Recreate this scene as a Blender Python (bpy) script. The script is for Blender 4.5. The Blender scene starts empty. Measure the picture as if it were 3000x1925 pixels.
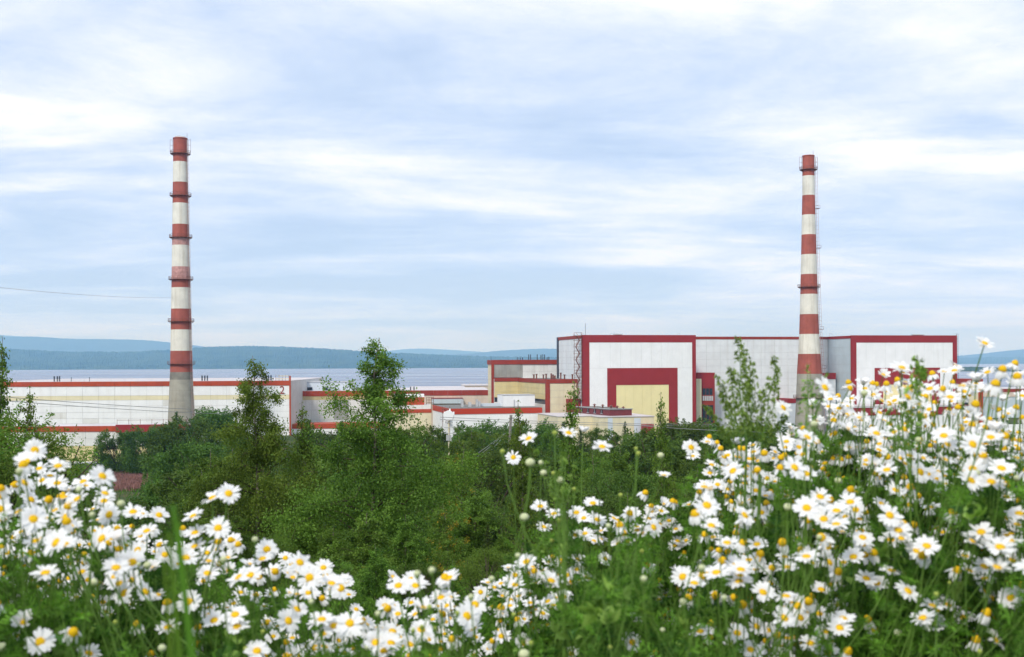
import bpy, math, random
import numpy as np
from mathutils import Matrix, Vector

# ------------------------------------------------------------------ scene, camera, world, sun
scn = bpy.context.scene
COL = scn.collection
rad = math.radians
FPX = 3333.0                      # focal length in photo pixels
HY = 1064.0                       # horizon row in the photo
CZ = 30.0                         # eye height above the lake
ROLL = math.atan(0.0044)

cam_d = bpy.data.cameras.new("camera")
cam = bpy.data.objects.new("camera", cam_d)
COL.objects.link(cam)
cam_d.sensor_width = 36.0
cam_d.lens = 36.0 * FPX / 3000.0
cam_d.shift_y = (HY - 962.5) / 3000.0
cam_d.clip_start = 0.05
cam_d.clip_end = 120000.0
cam.matrix_world = Matrix.Translation((0, 0, CZ)) @ Matrix.Rotation(rad(90), 4, 'X') @ Matrix.Rotation(-ROLL, 4, 'Z')
cam_d.dof.use_dof = True
cam_d.dof.focus_distance = 60.0
cam_d.dof.aperture_fstop = 8.8
scn.camera = cam

SUN_EL, SUN_AZ = rad(42), rad(205)      # azimuth clockwise from +Y (view direction)
world = bpy.data.worlds.new("World")
scn.world = world
world.use_nodes = True
wn, wl = world.node_tree.nodes, world.node_tree.links
wn.clear()
def N(nodes, typ, **kw):
    n = nodes.new(typ)
    for k, v in kw.items():
        setattr(n, k, v)
    return n
def mth(nodes, links, op, a, b=None, clamp=False):
    n = nodes.new('ShaderNodeMath'); n.operation = op; n.use_clamp = clamp
    for i, v in enumerate((a, b)):
        if v is None: continue
        if isinstance(v, (int, float)): n.inputs[i].default_value = v
        else: links.new(v, n.inputs[i])
    return n.outputs[0]
def ramp(nodes, links, fac, stops, interp='LINEAR'):
    n = nodes.new('ShaderNodeValToRGB'); cr = n.color_ramp; cr.interpolation = interp
    while len(cr.elements) < len(stops): cr.elements.new(0.5)
    for e, (p, c) in zip(cr.elements, stops):
        e.position = p
        e.color = (c[0], c[1], c[2], 1) if isinstance(c, (tuple, list)) else (c, c, c, 1)
    links.new(fac, n.inputs[0])
    return n.outputs[0]
def mix(nodes, links, fac, a, b, blend='MIX'):
    n = nodes.new('ShaderNodeMix'); n.data_type = 'RGBA'; n.blend_type = blend
    for i, v in ((0, fac), (6, a), (7, b)):
        if isinstance(v, (int, float)): n.inputs[i].default_value = v
        elif isinstance(v, (tuple, list)): n.inputs[i].default_value = (v[0], v[1], v[2], 1)
        else: links.new(v, n.inputs[i])
    return n.outputs[2]

sky = N(wn, 'ShaderNodeTexSky')
sky.sky_type = 'NISHITA'; sky.sun_disc = False
sky.sun_elevation = SUN_EL; sky.sun_rotation = SUN_AZ
sky.air_density = 1.0; sky.dust_density = 1.2; sky.ozone_density = 1.5
tc = N(wn, 'ShaderNodeTexCoord')
sep = N(wn, 'ShaderNodeSeparateXYZ'); wl.new(tc.outputs['Generated'], sep.inputs[0])
zz = mth(wn, wl, 'ADD', mth(wn, wl, 'MAXIMUM', sep.outputs[2], 0.0), 0.10)
uu = mth(wn, wl, 'DIVIDE', sep.outputs[0], zz)
vv = mth(wn, wl, 'DIVIDE', sep.outputs[1], zz)
def cloud_layer(su, sv, off, detail, rough, dist):
    cb = N(wn, 'ShaderNodeCombineXYZ')
    wl.new(mth(wn, wl, 'MULTIPLY', uu, su), cb.inputs[0]); wl.new(mth(wn, wl, 'MULTIPLY', vv, sv), cb.inputs[1])
    cb.inputs[2].default_value = off
    nz = N(wn, 'ShaderNodeTexNoise'); nz.inputs['Scale'].default_value = 1.0
    nz.inputs['Detail'].default_value = detail; nz.inputs['Roughness'].default_value = rough
    nz.inputs['Distortion'].default_value = dist
    wl.new(cb.outputs[0], nz.inputs['Vector'])
    return nz.outputs['Fac']
big = cloud_layer(0.36, 0.40, 3.7, 4.0, 0.50, 0.4)      # broad banks of cloud
mid = cloud_layer(0.55, 1.05, 9.1, 6.0, 0.55, 0.6)
fine = cloud_layer(1.9, 1.6, 5.3, 8.0, 0.66, 0.25)       # ragged small cloud       # streaks lying across the view
cm = mth(wn, wl, 'ADD', mth(wn, wl, 'ADD', mth(wn, wl, 'MULTIPLY', big, 0.39), mth(wn, wl, 'MULTIPLY', mid, 0.43)), mth(wn, wl, 'MULTIPLY', fine, 0.18))
cov = ramp(wn, wl, cm, [(0.40, 0.72), (0.58, 0.97)])
ccol = ramp(wn, wl, cm, [(0.42, (7.0, 8.8, 12.2)), (0.47, (8.3, 9.9, 12.8)), (0.52, (10.4, 11.4, 13.2)), (0.57, (12.9, 13.1, 13.4))])
low = mth(wn, wl, 'MULTIPLY', mth(wn, wl, 'POWER', 2.718, mth(wn, wl, 'MULTIPLY', mth(wn, wl, 'MAXIMUM', sep.outputs[2], 0.0), -13.0)), 0.85)
ccol = mix(wn, wl, low, ccol, (6.6, 9.2, 13.6))            # far cloud seen through more air
skyc = mix(wn, wl, cov, sky.outputs[0], ccol)
bg = N(wn, 'ShaderNodeBackground'); bg.inputs['Strength'].default_value = 0.088
wl.new(skyc, bg.inputs['Color'])
wo = N(wn, 'ShaderNodeOutputWorld'); wl.new(bg.outputs[0], wo.inputs[0])

sun_d = bpy.data.lights.new("sun", 'SUN'); sun = bpy.data.objects.new("sun", sun_d); COL.objects.link(sun)
sun_d.energy = 2.6; sun_d.angle = rad(9.0); sun_d.color = (1.0, 0.965, 0.90)
sdir = Vector((math.sin(SUN_AZ) * math.cos(SUN_EL), math.cos(SUN_AZ) * math.cos(SUN_EL), math.sin(SUN_EL)))
sun.rotation_euler = sdir.to_track_quat('Z', 'Y').to_euler()
sun.location = sdir * 200

scn.view_settings.view_transform = 'Standard'; scn.view_settings.look = 'None'
scn.view_settings.exposure = 0.0; scn.view_settings.gamma = 1.0; scn.view_settings.use_curve_mapping = False
scn.render.engine = 'CYCLES'
cy = scn.cycles
cy.use_denoising = True
cy.max_bounces = 6; cy.diffuse_bounces = 3; cy.glossy_bounces = 2; cy.transmission_bounces = 4
cy.transparent_max_bounces = 8; cy.volume_bounces = 2
cy.caustics_reflective = False; cy.caustics_refractive = False
cy.sample_clamp_indirect = 4.0

# ------------------------------------------------------------------ helpers
rng = np.random.default_rng(7)
R = random.Random(11)
def ray(x, y):
    dx = (x - 1500.0) / FPX; dz = -(y - HY) / FPX
    c, s = math.cos(ROLL), math.sin(ROLL)
    return dx * c + dz * s, -dx * s + dz * c
def P(x, y, D):
    a, b = ray(x, y)
    return Vector((a * D, D, CZ + b * D))
def pix(p):
    a, b = p[0] / p[1], (p[2] - CZ) / p[1]
    c, s = math.cos(ROLL), math.sin(ROLL)
    return 1500 + FPX * (a * c - b * s), HY - FPX * (a * s + b * c)

TY = [-300, -40, -5, 0, 2.8, 5, 10, 24, 60, 120, 200, 270, 300, 640, 760, 900, 70000]
TZ = [26, 29.5, 29.3, 29.2, 29.1, 28.6, 27.5, 25.1, 20, 14, 7, 3, 2, 2, 1, -1.5, -1.5]
def H(x, y):
    z = np.interp(y, TY, TZ)
    w = np.clip((np.asarray(y, float) - 12) / 40, 0, 1) * np.clip((290 - np.asarray(y, float)) / 60, 0, 1)
    return z + w * (0.5 * np.sin(np.asarray(x) * 0.11 + 1.3) + 0.4 * np.sin(np.asarray(x) * 0.05 + np.asarray(y) * 0.09))

def tag(o, label=None, cat=None, group=None, kind=None):
    if label: o['label'] = label
    if cat: o['category'] = cat
    if group: o['group'] = group
    if kind: o['kind'] = kind
    return o
def empty(name, loc=(0, 0, 0), rz=0.0):
    o = bpy.data.objects.new(name, None); COL.objects.link(o)
    o.location = loc; o.rotation_euler = (0, 0, rz); o.empty_display_size = 0.1
    return o
def link(name, me, parent=None):
    o = bpy.data.objects.new(name, me); COL.objects.link(o)
    if parent is not None: o.parent = parent
    return o
def mesh_np(name, verts, faces_flat, loop_tot, mats, smooth=False, attrs=None, mat_idx=None):
    """fast mesh from numpy arrays; faces_flat = vertex indices, loop_tot = corners per face"""
    me = bpy.data.meshes.new(name)
    v = np.asarray(verts, np.float32).reshape(-1, 3); f = np.asarray(faces_flat, np.int32).ravel()
    lt = np.asarray(loop_tot, np.int32)
    me.vertices.add(len(v)); me.vertices.foreach_set('co', v.ravel())
    me.loops.add(len(f)); me.loops.foreach_set('vertex_index', f)
    me.polygons.add(len(lt))
    ls = np.zeros(len(lt), np.int32); ls[1:] = np.cumsum(lt)[:-1]
    me.polygons.foreach_set('loop_start', ls); me.polygons.foreach_set('loop_total', lt)
    if mat_idx is not None: me.polygons.foreach_set('material_index', np.asarray(mat_idx, np.int32))
    me.polygons.foreach_set('use_smooth', np.full(len(lt), bool(smooth)))
    me.update(calc_edges=True)
    for m in (mats if isinstance(mats, (list, tuple)) else [mats]): me.materials.append(m)
    if attrs:
        for k, a in attrs.items():
            at = me.attributes.new(k, 'FLOAT', 'FACE'); at.data.foreach_set('value', np.asarray(a, np.float32))
    return me
def mesh_py(name, verts, faces, mats, smooth=False):
    me = bpy.data.meshes.new(name); me.from_pydata([tuple(v) for v in verts], [], faces)
    for m in (mats if isinstance(mats, (list, tuple)) else [mats]): me.materials.append(m)
    if smooth: me.polygons.foreach_set('use_smooth', [True] * len(me.polygons))
    me.update(); return me

_unit = {}
def unit_cube(m):
    k = ('c', m.name)
    if k not in _unit:
        v = [(x, y, z) for x in (0, 1) for y in (0, 1) for z in (0, 1)]
        f = [(0, 1, 3, 2), (4, 6, 7, 5), (0, 4, 5, 1), (2, 3, 7, 6), (0, 2, 6, 4), (1, 5, 7, 3)]
        _unit[k] = mesh_py('block', v, f, m)
    return _unit[k]
def unit_cyl(m, n=8):
    k = ('y', m.name, n)
    if k not in _unit:
        v = []; f = []
        for z in (0, 1):
            for i in range(n): v.append((math.cos(2 * math.pi * i / n), math.sin(2 * math.pi * i / n), z))
        for i in range(n): f.append((i, (i + 1) % n, n + (i + 1) % n, n + i))
        f.append(tuple(range(n - 1, -1, -1))); f.append(tuple(range(n, 2 * n)))
        _unit[k] = mesh_py('rod', v, f, m)
    return _unit[k]
def box(name, parent, u0, u1, v0, v1, z0, z1, m):
    o = link(name, unit_cube(m), parent)
    o.location = (min(u0, u1), min(v0, v1), min(z0, z1))
    o.scale = (max(abs(u1 - u0), .01), max(abs(v1 - v0), .01), max(abs(z1 - z0), .01))
    return o
def sub(name, parent):
    o = bpy.data.objects.new(name, None); COL.objects.link(o); o.parent = parent; o.empty_display_size = .1; return o
def rod(name, parent, p, q, r, m, n=6):
    p, q = Vector(p), Vector(q); d = q - p
    o = link(name, unit_cyl(m, n), parent)
    o.location = p; o.rotation_euler = d.to_track_quat('Z', 'Y').to_euler(); o.scale = (r, r, d.length)
    return o
def tube_geo(pts, radii, n=6, cap=False):
    pts = np.asarray(pts, float); k = len(pts)
    tang = np.gradient(pts, axis=0); tang /= np.linalg.norm(tang, axis=1)[:, None] + 1e-12
    ref = np.array([1.0, 0.13, 0.07]) if abs(tang[0][2]) > 0.6 else np.array([0.1, 0.2, 1.0])
    a = np.cross(tang, ref); a /= np.linalg.norm(a, axis=1)[:, None] + 1e-12
    b = np.cross(tang, a)
    an = np.linspace(0, 2 * np.pi, n, endpoint=False)
    ring = a[:, None, :] * np.cos(an)[None, :, None] + b[:, None, :] * np.sin(an)[None, :, None]
    v = (pts[:, None, :] + ring * np.asarray(radii, float)[:, None, None]).reshape(-1, 3)
    i, j = np.meshgrid(np.arange(k - 1), np.arange(n), indexing='ij')
    j2 = (j + 1) % n
    f = np.stack([i * n + j, i * n + j2, (i + 1) * n + j2, (i + 1) * n + j], -1).reshape(-1, 4)
    return v, f
class Geo:
    def __init__(s): s.v = []; s.f = []; s.n = 0; s.m = []; s.t = []
    def add(s, v, f, mi=0, tint=0.5):
        v = np.asarray(v, float); f = np.asarray(f, int)
        s.v.append(v); s.f.append(f + s.n); s.n += len(v); s.m.append(np.full(len(f), mi))
        s.t.append(np.full(len(f), tint) if np.isscalar(tint) else np.asarray(tint))
    def mesh(s, name, mats, smooth=False):
        v = np.concatenate(s.v)
        ff = np.concatenate([f.ravel() for f in s.f]); lt = np.concatenate([np.full(len(f), f.shape[1]) for f in s.f])
        return mesh_np(name, v, ff, lt, mats, smooth, {'tint': np.concatenate(s.t)}, np.concatenate(s.m))

# ------------------------------------------------------------------ materials
MATS = {}
def newmat(name):
    m = bpy.data.materials.new(name); m.use_nodes = True
    nt = m.node_tree; nt.nodes.clear()
    out = N(nt.nodes, 'ShaderNodeOutputMaterial')
    MATS[name] = m
    return m, nt.nodes, nt.links, out
def paint(name, col, rough=0.6, var=0.10, streak=0.25, scale=0.25, metal=0.0, dirt=(0.33, 0.29, 0.24), bump=0.0):
    """painted or concrete surface: mottled, with rain streaks, in world metres"""
    m, nd, lk, out = newmat(name)
    g = N(nd, 'ShaderNodeNewGeometry')
    def noise(sc, vec_scale, detail=4, rough_=0.6):
        mp = N(nd, 'ShaderNodeMapping'); mp.inputs['Scale'].default_value = vec_scale
        lk.new(g.outputs['Position'], mp.inputs['Vector'])
        n = N(nd, 'ShaderNodeTexNoise'); n.inputs['Scale'].default_value = sc; n.inputs['Detail'].default_value = detail
        n.inputs['Roughness'].default_value = rough_
        lk.new(mp.outputs[0], n.inputs['Vector']); return n.outputs['Fac']
    n1 = noise(scale, (1, 1, 1)); n2 = noise(scale * 3.0, (1, 1, 0.06), 5, 0.65)
    lo = tuple(c * (1 - var) for c in col); hi = tuple(min(1, c * (1 + var * 0.5)) for c in col)
    c1 = ramp(nd, lk, n1, [(0.35, lo), (0.65, hi)])
    st = ramp(nd, lk, n2, [(0.50, 0.0), (0.72, streak)])
    c2 = mix(nd, lk, st, c1, tuple(a * b * 1.6 for a, b in zip(col, dirt)))
    b = N(nd, 'ShaderNodeBsdfPrincipled'); lk.new(c2, b.inputs['Base Color'])
    b.inputs['Roughness'].default_value = rough; b.inputs['Metallic'].default_value = metal
    b.inputs['Specular IOR Level'].default_value = 0.3
    if bump > 0:
        bp = N(nd, 'ShaderNodeBump'); bp.inputs['Strength'].default_value = bump; bp.inputs['Distance'].default_value = 0.2
        lk.new(n1, bp.inputs['Height']); lk.new(bp.outputs[0], b.inputs['Normal'])
    lk.new(b.outputs[0], out.inputs[0]); return m
M_white = paint('white_cladding', (0.84, 0.85, 0.85), var=0.05, streak=0.13)
M_whiteold = paint('weathered_white_panel', (0.74, 0.74, 0.71), var=0.08, streak=0.30)
M_grey = paint('pale_grey_panel', (0.74, 0.77, 0.78), var=0.07, streak=0.22)
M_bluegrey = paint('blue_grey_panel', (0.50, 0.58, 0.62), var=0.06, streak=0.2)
M_maroon = paint('maroon_cladding', (0.29, 0.023, 0.025), var=0.08, streak=0.10)
M_orange = paint('orange_red_fascia', (0.43, 0.062, 0.020), var=0.12, streak=0.30)
M_red = paint('brick_red_fascia', (0.30, 0.040, 0.024), var=0.12, streak=0.25)
M_brightred = paint('bright_red_fascia', (0.46, 0.045, 0.014), var=0.05, streak=0.12)
M_yellow = paint('pale_yellow_cladding', (0.80, 0.71, 0.38), var=0.04, streak=0.08)
M_yellowold = paint('faded_yellow_panel', (0.66, 0.56, 0.29), var=0.08, streak=0.2)
M_stripe = paint('pale_yellow_stripe', (0.76, 0.69, 0.46), var=0.06, streak=0.15)
M_ladder = paint('pinkish_ladder_paint', (0.46, 0.30, 0.27), var=0.15, streak=0.2)
M_cream = paint('cream_panel', (0.72, 0.65, 0.45), var=0.08, streak=0.25)
M_pink = paint('pinkish_beige_wall', (0.66, 0.55, 0.45), var=0.08, streak=0.25)
M_corr = paint('grey_corrugated_sheet', (0.36, 0.36, 0.33), var=0.15, streak=0.6)
M_concrete = paint('chimney_concrete', (0.36, 0.34, 0.28), var=0.15, streak=0.35, rough=0.85, bump=0.2)
M_chred = paint('chimney_red_paint', (0.37, 0.098, 0.070), var=0.18, streak=0.5, rough=0.75)
M_chwhite = paint('chimney_white_paint', (0.74, 0.71, 0.62), var=0.12, streak=0.5, rough=0.75)
M_chpink = paint('chimney_peeling_pink', (0.52, 0.28, 0.25), var=0.30, streak=0.5, scale=0.9, rough=0.8)
M_roof = paint('pale_roof_membrane', (0.60, 0.56, 0.57), var=0.12, streak=0.1, scale=0.1)
M_roofdark = paint('dark_gravel_roof', (0.16, 0.155, 0.14), var=0.3, streak=0.1, scale=0.8)
M_brick = paint('maroon_brick', (0.17, 0.032, 0.034), var=0.2, streak=0.2, scale=1.2)
M_joint = paint('dark_joint', (0.54, 0.54, 0.53), var=0.1, streak=0.1)
M_steel = paint('dark_steel', (0.045, 0.05, 0.065), var=0.2, streak=0.1, rough=0.5)
M_rust = paint('rusty_steel', (0.20, 0.075, 0.05), var=0.3, streak=0.3, scale=1.0)
M_galv = paint('galvanised_steel', (0.50, 0.51, 0.52), var=0.15, streak=0.2, scale=1.0, rough=0.45)
M_pale = paint('pale_blue_panel', (0.60, 0.66, 0.72), var=0.05, streak=0.1)
M_wood = paint('grey_wood_pole', (0.26, 0.24, 0.21), var=0.2, streak=0.5, scale=2.0)
M_wire = paint('wire_metal', (0.30, 0.30, 0.30), var=0.1, streak=0.0)
M_glass = paint('dark_window_glass', (0.035, 0.04, 0.05), var=0.4, streak=0.1, rough=0.12, scale=0.6)

def leafmat(name, c_lo, c_hi, c_alt=None, trans=0.28, rough=0.55):
    m, nd, lk, out = newmat(name)
    at = N(nd, 'ShaderNodeAttribute'); at.attribute_name = 'tint'
    stops = [(0.0, c_lo), (0.75, c_hi)] + ([(0.97, c_hi), (1.0, c_alt)] if c_alt else [(1.0, tuple(min(1, c * 1.25) for c in c_hi))])
    c = ramp(nd, lk, at.outputs['Fac'], stops)
    oi = N(nd, 'ShaderNodeObjectInfo')
    hs = N(nd, 'ShaderNodeHueSaturation')
    lk.new(mth(nd, lk, 'ADD', mth(nd, lk, 'MULTIPLY', oi.outputs['Random'], 0.035), 0.4825), hs.inputs['Hue'])
    lk.new(mth(nd, lk, 'ADD', mth(nd, lk, 'MULTIPLY', oi.outputs['Random'], 0.36), 0.72), hs.inputs['Value'])
    lk.new(c, hs.inputs['Color'])
    b = N(nd, 'ShaderNodeBsdfPrincipled'); lk.new(hs.outputs[0], b.inputs['Base Color'])
    b.inputs['Roughness'].default_value = rough; b.inputs['Specular IOR Level'].default_value = 0.16
    t = N(nd, 'ShaderNodeBsdfTranslucent')
    lk.new(mix(nd, lk, 1.0, hs.outputs[0], (1.0, 1.15, 0.5), 'MULTIPLY'), t.inputs['Color'])
    ms = N(nd, 'ShaderNodeMixShader'); ms.inputs[0].default_value = trans
    lk.new(b.outputs[0], ms.inputs[1]); lk.new(t.outputs[0], ms.inputs[2]); lk.new(ms.outputs[0], out.inputs[0])
    return m
M_birch = leafmat('birch_leaf', (0.040, 0.090, 0.012), (0.180, 0.300, 0.045), (0.42, 0.30, 0.03))
M_willow = leafmat('willow_leaf', (0.026, 0.064, 0.012), (0.120, 0.205, 0.038))
M_spruce = leafmat('spruce_needle', (0.028, 0.060, 0.014), (0.085, 0.150, 0.032), trans=0.1)
M_feather = leafmat('feathery_leaf', (0.024, 0.068, 0.008), (0.185, 0.325, 0.040), trans=0.30)
M_grass = leafmat('grass_blade', (0.050, 0.125, 0.014), (0.130, 0.27, 0.032), trans=0.4)
M_broad = leafmat('broad_leaf', (0.018, 0.060, 0.012), (0.090, 0.21, 0.030), trans=0.25)
M_weed = leafmat('weed_leaf', (0.120, 0.230, 0.040), (0.310, 0.480, 0.110), trans=0.35)
M_fire = leafmat('fireweed', (0.22, 0.10, 0.09), (0.36, 0.19, 0.18), trans=0.2)
def simple(name, col, rough=0.6, trans=None, var=0.1, nscale=40.0, bump=0.0):
    m, nd, lk, out = newmat(name)
    g = N(nd, 'ShaderNodeNewGeometry')
    n = N(nd, 'ShaderNodeTexNoise'); n.inputs['Scale'].default_value = nscale; n.inputs['Detail'].default_value = 3
    lk.new(g.outputs['Position'], n.inputs['Vector'])
    c = ramp(nd, lk, n.outputs['Fac'], [(0.3, tuple(x * (1 - var) for x in col)), (0.7, tuple(min(1, x * (1 + var)) for x in col))])
    b = N(nd, 'ShaderNodeBsdfPrincipled'); lk.new(c, b.inputs['Base Color'])
    b.inputs['Roughness'].default_value = rough; b.inputs['Specular IOR Level'].default_value = 0.25
    if bump:
        bp = N(nd, 'ShaderNodeBump'); bp.inputs['Strength'].default_value = bump; bp.inputs['Distance'].default_value = 0.001
        lk.new(n.outputs['Fac'], bp.inputs['Height']); lk.new(bp.outputs[0], b.inputs['Normal'])
    if trans:
        t = N(nd, 'ShaderNodeBsdfTranslucent'); lk.new(c, t.inputs['Color'])
        ms = N(nd, 'ShaderNodeMixShader'); ms.inputs[0].default_value = trans
        lk.new(b.outputs[0], ms.inputs[1]); lk.new(t.outputs[0], ms.inputs[2]); lk.new(ms.outputs[0], out.inputs[0])
    else: lk.new(b.outputs[0], out.inputs[0])
    return m
M_petal = simple('white_petal', (0.90, 0.90, 0.90), trans=0.28, var=0.03)
M_disc = simple('yellow_disc', (0.76, 0.46, 0.008), var=0.25, nscale=900, bump=0.8, rough=0.8)
M_discold = simple('ochre_disc', (0.56, 0.36, 0.012), var=0.3, nscale=900, bump=0.8, rough=0.8)
M_bud = simple('bud_cream', (0.66, 0.70, 0.42), var=0.15, nscale=300, trans=0.2)
M_budg = simple('bud_green', (0.42, 0.50, 0.10), var=0.15, nscale=300, trans=0.2)
M_stem = simple('green_stem', (0.115, 0.215, 0.035), var=0.2, nscale=60)
M_calyx = simple('green_calyx', (0.13, 0.22, 0.045), var=0.2, nscale=200)
M_bark = simple('birch_bark', (0.20, 0.17, 0.14), var=0.6, nscale=14, rough=0.85)
M_twig = simple('dark_twig', (0.075, 0.055, 0.042), var=0.3, nscale=20, rough=0.85)

def ground_mat():
    m, nd, lk, out = newmat('grassy_ground')
    g = N(nd, 'ShaderNodeNewGeometry')
    def no(s, d=6):
        n = N(nd, 'ShaderNodeTexNoise'); n.inputs['Scale'].default_value = s; n.inputs['Detail'].default_value = d
        lk.new(g.outputs['Position'], n.inputs['Vector']); return n.outputs['Fac']
    a = ramp(nd, lk, no(0.06), [(0.40, (0.050, 0.085, 0.020)), (0.55, (0.085, 0.110, 0.035)), (0.70, (0.15, 0.105, 0.065))])
    f = ramp(nd, lk, no(2.5), [(0.3, 0.55), (0.7, 1.0)])
    c = mix(nd, lk, 1.0, a, f, 'MULTIPLY')
    b = N(nd, 'ShaderNodeBsdfPrincipled'); lk.new(c, b.inputs['Base Color']); b.inputs['Roughness'].default_value = 0.95
    b.inputs['Specular IOR Level'].default_value = 0.1
    bp = N(nd, 'ShaderNodeBump'); bp.inputs['Strength'].default_value = 0.6; bp.inputs['Distance'].default_value = 0.15
    lk.new(no(4.0), bp.inputs['Height']); lk.new(bp.outputs[0], b.inputs['Normal'])
    lk.new(b.outputs[0], out.inputs[0]); return m
M_ground = ground_mat()
def water_mat():
    m, nd, lk, out = newmat('lake_water')
    g = N(nd, 'ShaderNodeNewGeometry')
    mp = N(nd, 'ShaderNodeMapping'); mp.inputs['Scale'].default_value = (0.25, 0.6, 1); lk.new(g.outputs['Position'], mp.inputs['Vector'])
    n = N(nd, 'ShaderNodeTexNoise'); n.inputs['Scale'].default_value = 0.6; n.inputs['Detail'].default_value = 6
    lk.new(mp.outputs[0], n.inputs['Vector'])
    mp2 = N(nd, 'ShaderNodeMapping'); mp2.inputs['Scale'].default_value = (0.0012, 0.006, 1); lk.new(g.outputs['Position'], mp2.inputs['Vector'])
    n2 = N(nd, 'ShaderNodeTexNoise'); n2.inputs['Scale'].default_value = 1.0; n2.inputs['Detail'].default_value = 5
    lk.new(mp2.outputs[0], n2.inputs['Vector'])
    b = N(nd, 'ShaderNodeBsdfPrincipled'); b.inputs['Base Color'].default_value = (0.17, 0.20, 0.28, 1)
    lk.new(ramp(nd, lk, n2.outputs['Fac'], [(0.35, 0.14), (0.65, 0.50)]), b.inputs['Roughness']); b.inputs['IOR'].default_value = 1.33
    bp = N(nd, 'ShaderNodeBump'); bp.inputs['Strength'].default_value = 0.9; bp.inputs['Distance'].default_value = 0.8
    lk.new(n.outputs['Fac'], bp.inputs['Height']); lk.new(bp.outputs[0], b.inputs['Normal'])
    lk.new(b.outputs[0], out.inputs[0]); return m
M_water = water_mat()
def forest_mat(name, dark, light, sc):
    m, nd, lk, out = newmat(name)
    g = N(nd, 'ShaderNodeNewGeometry')
    mp = N(nd, 'ShaderNodeMapping'); mp.inputs['Scale'].default_value = (1, 0.5, 3); lk.new(g.outputs['Position'], mp.inputs['Vector'])
    n = N(nd, 'ShaderNodeTexNoise'); n.inputs['Scale'].default_value = sc; n.inputs['Detail'].default_value = 8; n.inputs['Roughness'].default_value = 0.7
    lk.new(mp.outputs[0], n.inputs['Vector'])
    c = ramp(nd, lk, n.outputs['Fac'], [(0.35, dark), (0.65, light)])
    b = N(nd, 'ShaderNodeBsdfPrincipled'); lk.new(c, b.inputs['Base Color']); b.inputs['Roughness'].default_value = 1.0
    b.inputs['Specular IOR Level'].default_value = 0.0
    lk.new(b.outputs[0], out.inputs[0]); return m
M_forest = forest_mat('far_forest', (0.020, 0.045, 0.018), (0.070, 0.105, 0.040), 0.006)
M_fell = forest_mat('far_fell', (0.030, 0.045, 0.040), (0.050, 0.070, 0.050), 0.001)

# ------------------------------------------------------------------ ground, lake, hills
def grid_mesh(name, X, Y, Z, m, smooth=True):
    r, c = X.shape
    v = np.stack([X, Y, Z], -1).reshape(-1, 3)
    i, j = np.meshgrid(np.arange(r - 1), np.arange(c - 1), indexing='ij')
    f = np.stack([i * c + j, i * c + j + 1, (i + 1) * c + j + 1, (i + 1) * c + j], -1).reshape(-1, 4)
    return mesh_np(name, v, f, np.full(len(f), 4), m, smooth)
ys = np.concatenate([np.linspace(-200, -6, 14), np.linspace(-5, 12, 60), np.linspace(12.8, 60, 60), np.linspace(62, 330, 60), np.linspace(360, 950, 20), [2000, 6000, 14000, 26000]])
ts = np.linspace(-1, 1, 121); tsp = np.sign(ts) * np.abs(ts) ** 1.6
X = np.array([tsp * (12 + max(0, y) * 0.9 + 60) for y in ys]); Yg = np.repeat(ys[:, None], len(ts), 1)
Zg = H(X, Yg) + 0.03 * np.sin(X * 3.1 + Yg * 1.7) * (Yg < 40)
o = link('ground', grid_mesh('ground', X, Yg, Zg, M_ground)); tag(o, kind='structure')
lx = np.array([[-25000, 25000], [-25000, 25000]], float); ly = np.array([[760, 760], [26000, 26000]], float)
o = link('lake', grid_mesh('lake', lx, ly, np.zeros((2, 2)), M_water)); tag(o, kind='structure')

def hill(name, prof, D, base_y, m, x0, x1, depth, jit, ncol, seed, rows=14):
    r = np.random.default_rng(seed)
    px = np.linspace(x0, x1, ncol); top = np.interp(px, [a for a, b in prof], [b for a, b in prof])
    k = np.hanning(41); k /= k.sum()
    top = np.convolve(np.pad(top, 20, mode='edge'), k, 'valid')
    Zs = np.zeros((rows + 4, ncol)); Xs = np.zeros_like(Zs); Ys = np.zeros_like(Zs)
    for j in range(ncol):
        a, b = ray(px[j], top[j])
        zt = CZ + b * D + 0.0
        for i in range(rows + 4):
            if i < rows:
                t = i / (rows - 1); y = D - depth * (1 - t) ** 1.2
                z = -1.0 + (zt + 1.0) * (t ** 1.15)
                z += (r.random() * jit) * (1 if i > 0 else 0)
            else:
                y = D + depth * 0.5 * (i - rows + 1); z = zt * (1 - 0.3 * (i - rows + 1)) - 1
            Xs[i, j] = a * y; Ys[i, j] = y; Zs[i, j] = max(z, -1.0)
    o = link(name, grid_mesh(name, Xs, Ys, Zs, m, False)); tag(o, kind='structure'); return o
ridge = [(-400, 1000), (0, 1022), (200, 1032), (380, 1032), (500, 1026), (600, 1018), (700, 1015), (800, 1016), (900, 1020), (1000, 1026), (1100, 1033), (1300, 1041), (1440, 1046),
         (1700, 1049), (2100, 1048), (2500, 1050), (2810, 1049), (3000, 1049), (3400, 1040)]
hill('forested_ridge_hill', ridge, 9500, 1080, M_forest, -300, 2500, 2200, 9, 1100, 1)
hill('far_shore_hill', [(2300, 1049), (2800, 1050), (2880, 1048), (3000, 1049), (3400, 1046)], 13500, 1065, M_forest, 2300, 3350, 2000, 14, 400, 2)
hill('blue_fell_hill', [(-400, 975), (-80, 984), (0, 988), (60, 987), (110, 985), (140, 988), (170, 993), (230, 994), (320, 994), (430, 996), (500, 1004), (600, 1016), (700, 1030), (900, 1045)], 17000, 1060, M_fell, -350, 900, 3000, 5, 260, 3)
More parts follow.
